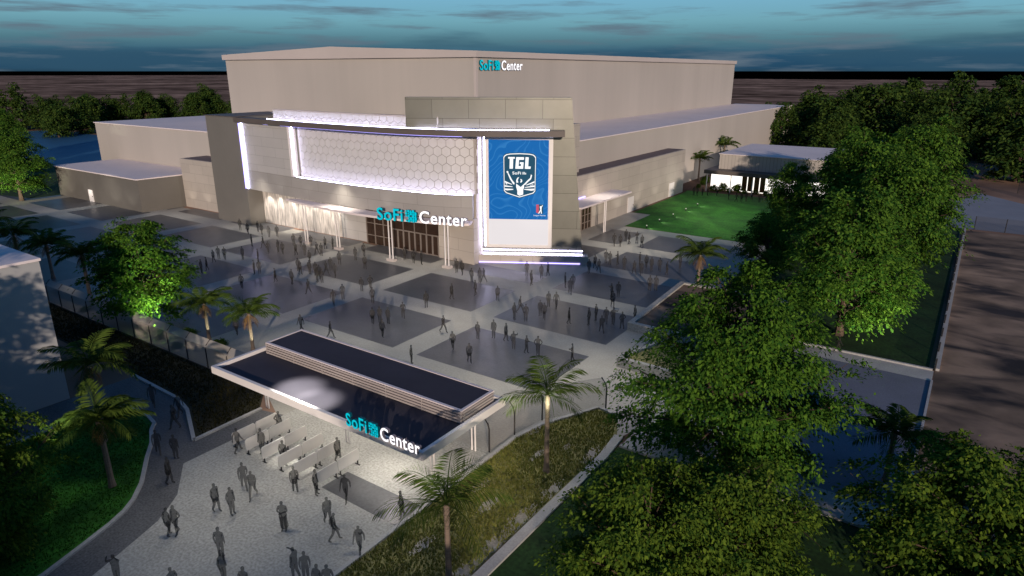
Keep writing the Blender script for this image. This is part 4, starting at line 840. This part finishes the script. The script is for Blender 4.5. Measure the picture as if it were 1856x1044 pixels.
for where, lst in CROWD:
    for i, (x, y, ps) in enumerate(sorted(lst)):
        o = bpy.data.objects.new('person', PM[ps]); COL.objects.link(o); gx, gy = at(x, y)
        s = rp.uniform(1.01, 1.11); o.location = (gx, gy, .02 if where != 'on the kerb of the blue road' else .03); o.scale = (s, s, s)
        o.rotation_euler = (0, 0, rp.choice([R(34), R(34), R(214), R(214), R(120), R(-60)]) + rp.uniform(-.6, .6))
        lab = 'grey person ' + PTXT[ps] + ', ' + ((ORD[i] + ' ') if len(lst) > 1 else '') + where
        tag(o, lab, 'person', 'people on the plaza')
# ------------------------------------------------------------------ lamps that light the place
def lamp(kind, loc, power, col=(1, .95, .86), to=None, **kw):
    d = bpy.data.lights.new('lamp', kind); o = bpy.data.objects.new('lamp', d); COL.objects.link(o); o.location = loc; d.energy = power; d.color = col
    for k, v in kw.items(): setattr(d, k, v)
    if to is not None: o.rotation_euler = (Vector(loc) - Vector(to)).to_track_quat('Z', 'Y').to_euler()
    return o
def pool(x, y, p, h=11, ang=95, col=(1, .92, .78)): lamp('SPOT', (x, y, h), p, col, (x, y, 0), spot_size=R(ang), spot_blend=.9, shadow_soft_size=.25)
for x, y, p in [(-31, 16.5, 2300), (-34.5, 20, 1500), (-28, 21, 700), (-40, 47.5, 1700), (-46, 37, 1500), (-31, 38.5, 1700), (-22, 44, 1700), (-72, 61, 1300), (-92, 61, 1300), (-60, 56, 800), (-52, 60, 700), (-38, 86, 1700), (-33, 61.5, 1100), (-27, 50, 700), (-112, 57, 900), (-131, 55, 900), (-85, 53, 700), (-47, 94, 800)]:
    pool(x, y, p * (1.9 if y > 30 else .62))
pool(-11, 42, 1200, 6)
for x in (-76, -68, -60, -52): pool(x, 29.0, 140, 5, 120)
pool(-40, 13, 450, 7, 90, (.95, 1, .8)); pool(-20, 28, 1000, 8, 90); pool(-20, 34, 900, 8, 90); pool(-20.5, 21, 900, 8, 80)  # last three pools are added light to brighten the planting bed
for x, y in [(-35.5, 25.4), (-33.2, 24.8)]: lamp('SPOT', (x, y, 6.4), 2600, (1, .95, .86), (x, y + .6, 0), spot_size=R(72), spot_blend=.8, shadow_soft_size=.05)
lamp('SPOT', (-26.6, 18.5, 4.5), 420, (1, .90, .78), (-34.5, 23.3, .8), spot_size=R(70), spot_blend=.8)  # added light to brighten the queue barriers, no fixture belongs here
lamp('SPOT', (-26.5, 25.2, 3.0), 420, (1, .93, .84), (-26.5, 24.6, 0), spot_size=R(125), spot_blend=.7)
lamp('AREA', (-33, 27, 3.0), 420, (1, .93, .84), (-33, 27, 0), shape='RECTANGLE', size=17, size_y=3)
for k in range(7): x = -94 + k * 2.7; lamp('SPOT', (x, 65.4, 5.7), 800, (1, .93, .84), (x, 66.7, 0), spot_size=R(85), spot_blend=.8, shadow_soft_size=.1)
for x in (-75.5, -69, -63, -57): lamp('SPOT', (x, 63.6, 5.5), 260, (1, .93, .84), (x, 64.6, 0), spot_size=R(110), spot_blend=.9, shadow_soft_size=.1)
for x, y in [(-91.5, 62.6), (-86.5, 62.2), (-79.8, 61.9), (-74.6, 61.7), (-69, 61.8), (-63.8, 62.1)]: lamp('SPOT', (x, y, 6.05), 26, (1, .95, .9), (x, y + 1.0, 9), spot_size=R(80), spot_blend=.7, shadow_soft_size=.05)
lamp('SPOT', (-47, 64, 1.3), 1800, (1, .93, .75), (-41.5, 72, 12), spot_size=R(70), spot_blend=.9)
for k in range(6): y = 88 + 8 * k; lamp('SPOT', (-47.2, y, .4), 160, (1, .94, .82), (-49.6, y, 6), spot_size=R(95), spot_blend=.9)
for x in (-117.5, -112.5, -108): lamp('SPOT', (x, 65.2, .3), 130, (1, .9, .76), (x, 67, 5), spot_size=R(80), spot_blend=.9)
for x in (-148, -140, -130, -124): lamp('SPOT', (x, 56.6, .3), 120, (1, .93, .82), (x, 59.3, 4), spot_size=R(95), spot_blend=.9)
lamp('SPOT', (-139.4, 57.6, 3.0), 130, (1, .93, .84), (-139.4, 59.3, 1.2), spot_size=R(70), spot_blend=.8)
UPL = (.92, 1, .72)
lamp('SPOT', (-60.3, 28.6, .4), 11000, UPL, (-65, 31, 7.2), spot_size=R(72), spot_blend=.8)
lamp('SPOT', (-1.5, 58.5, .5), 6500, UPL, (-6.4, 66, 5.5), spot_size=R(70), spot_blend=.8)
lamp('SPOT', (-17.6, 36.4, .5), 900, UPL, (-14.4, 36.8, 3.6), spot_size=R(70), spot_blend=.6)
lamp('POINT', (-18.6, 30.7, 4.9), 60, UPL)
lamp('SPOT', (-54.8, 31, .5), 300, UPL, (-56, 31.6, 4), spot_size=R(90)); lamp('SPOT', (-49.8, 31.7, .5), 260, UPL, (-50.8, 32.5, 4), spot_size=R(90))
lamp('SPOT', (-145, 46, 1), 6000, UPL, (-151, 52, 5), spot_size=R(80), spot_blend=.8)
for k, (x, y) in enumerate([(1172, 413), (1195, 402), (1220, 392), (1243, 382), (1264, 373)]):
    gx, gy = at(x, y); t = thing('lawn_light', (gx, gy, 0), 'small low lamp lighting a streak of the bright lawn', 'lamp', 'low lamps along the bright lawn')
    MB().tube([(gx, gy, .02), (gx, gy, .34)], .07, 8).build('stem', M['post'], t); MB().tube([(gx, gy, .34), (gx, gy, .46)], [.1, .1], 8).build('lens', emit('lamp_lens', (1, 1, .8), .5) if k == 0 else bpy.data.materials['lamp_lens'], t)
    lamp('SPOT', (gx, gy, .55), 110, UPL, (gx + 2.2, gy - .6, 0), spot_size=R(75), spot_blend=.9)
pool(-36, 118, 4500, 12, 120, (.95, 1, .8)); pool(-34, 104, 3500, 12, 110, (.95, 1, .8)); pool(-44, 128, 1500, 12, 110, (.95, 1, .8))
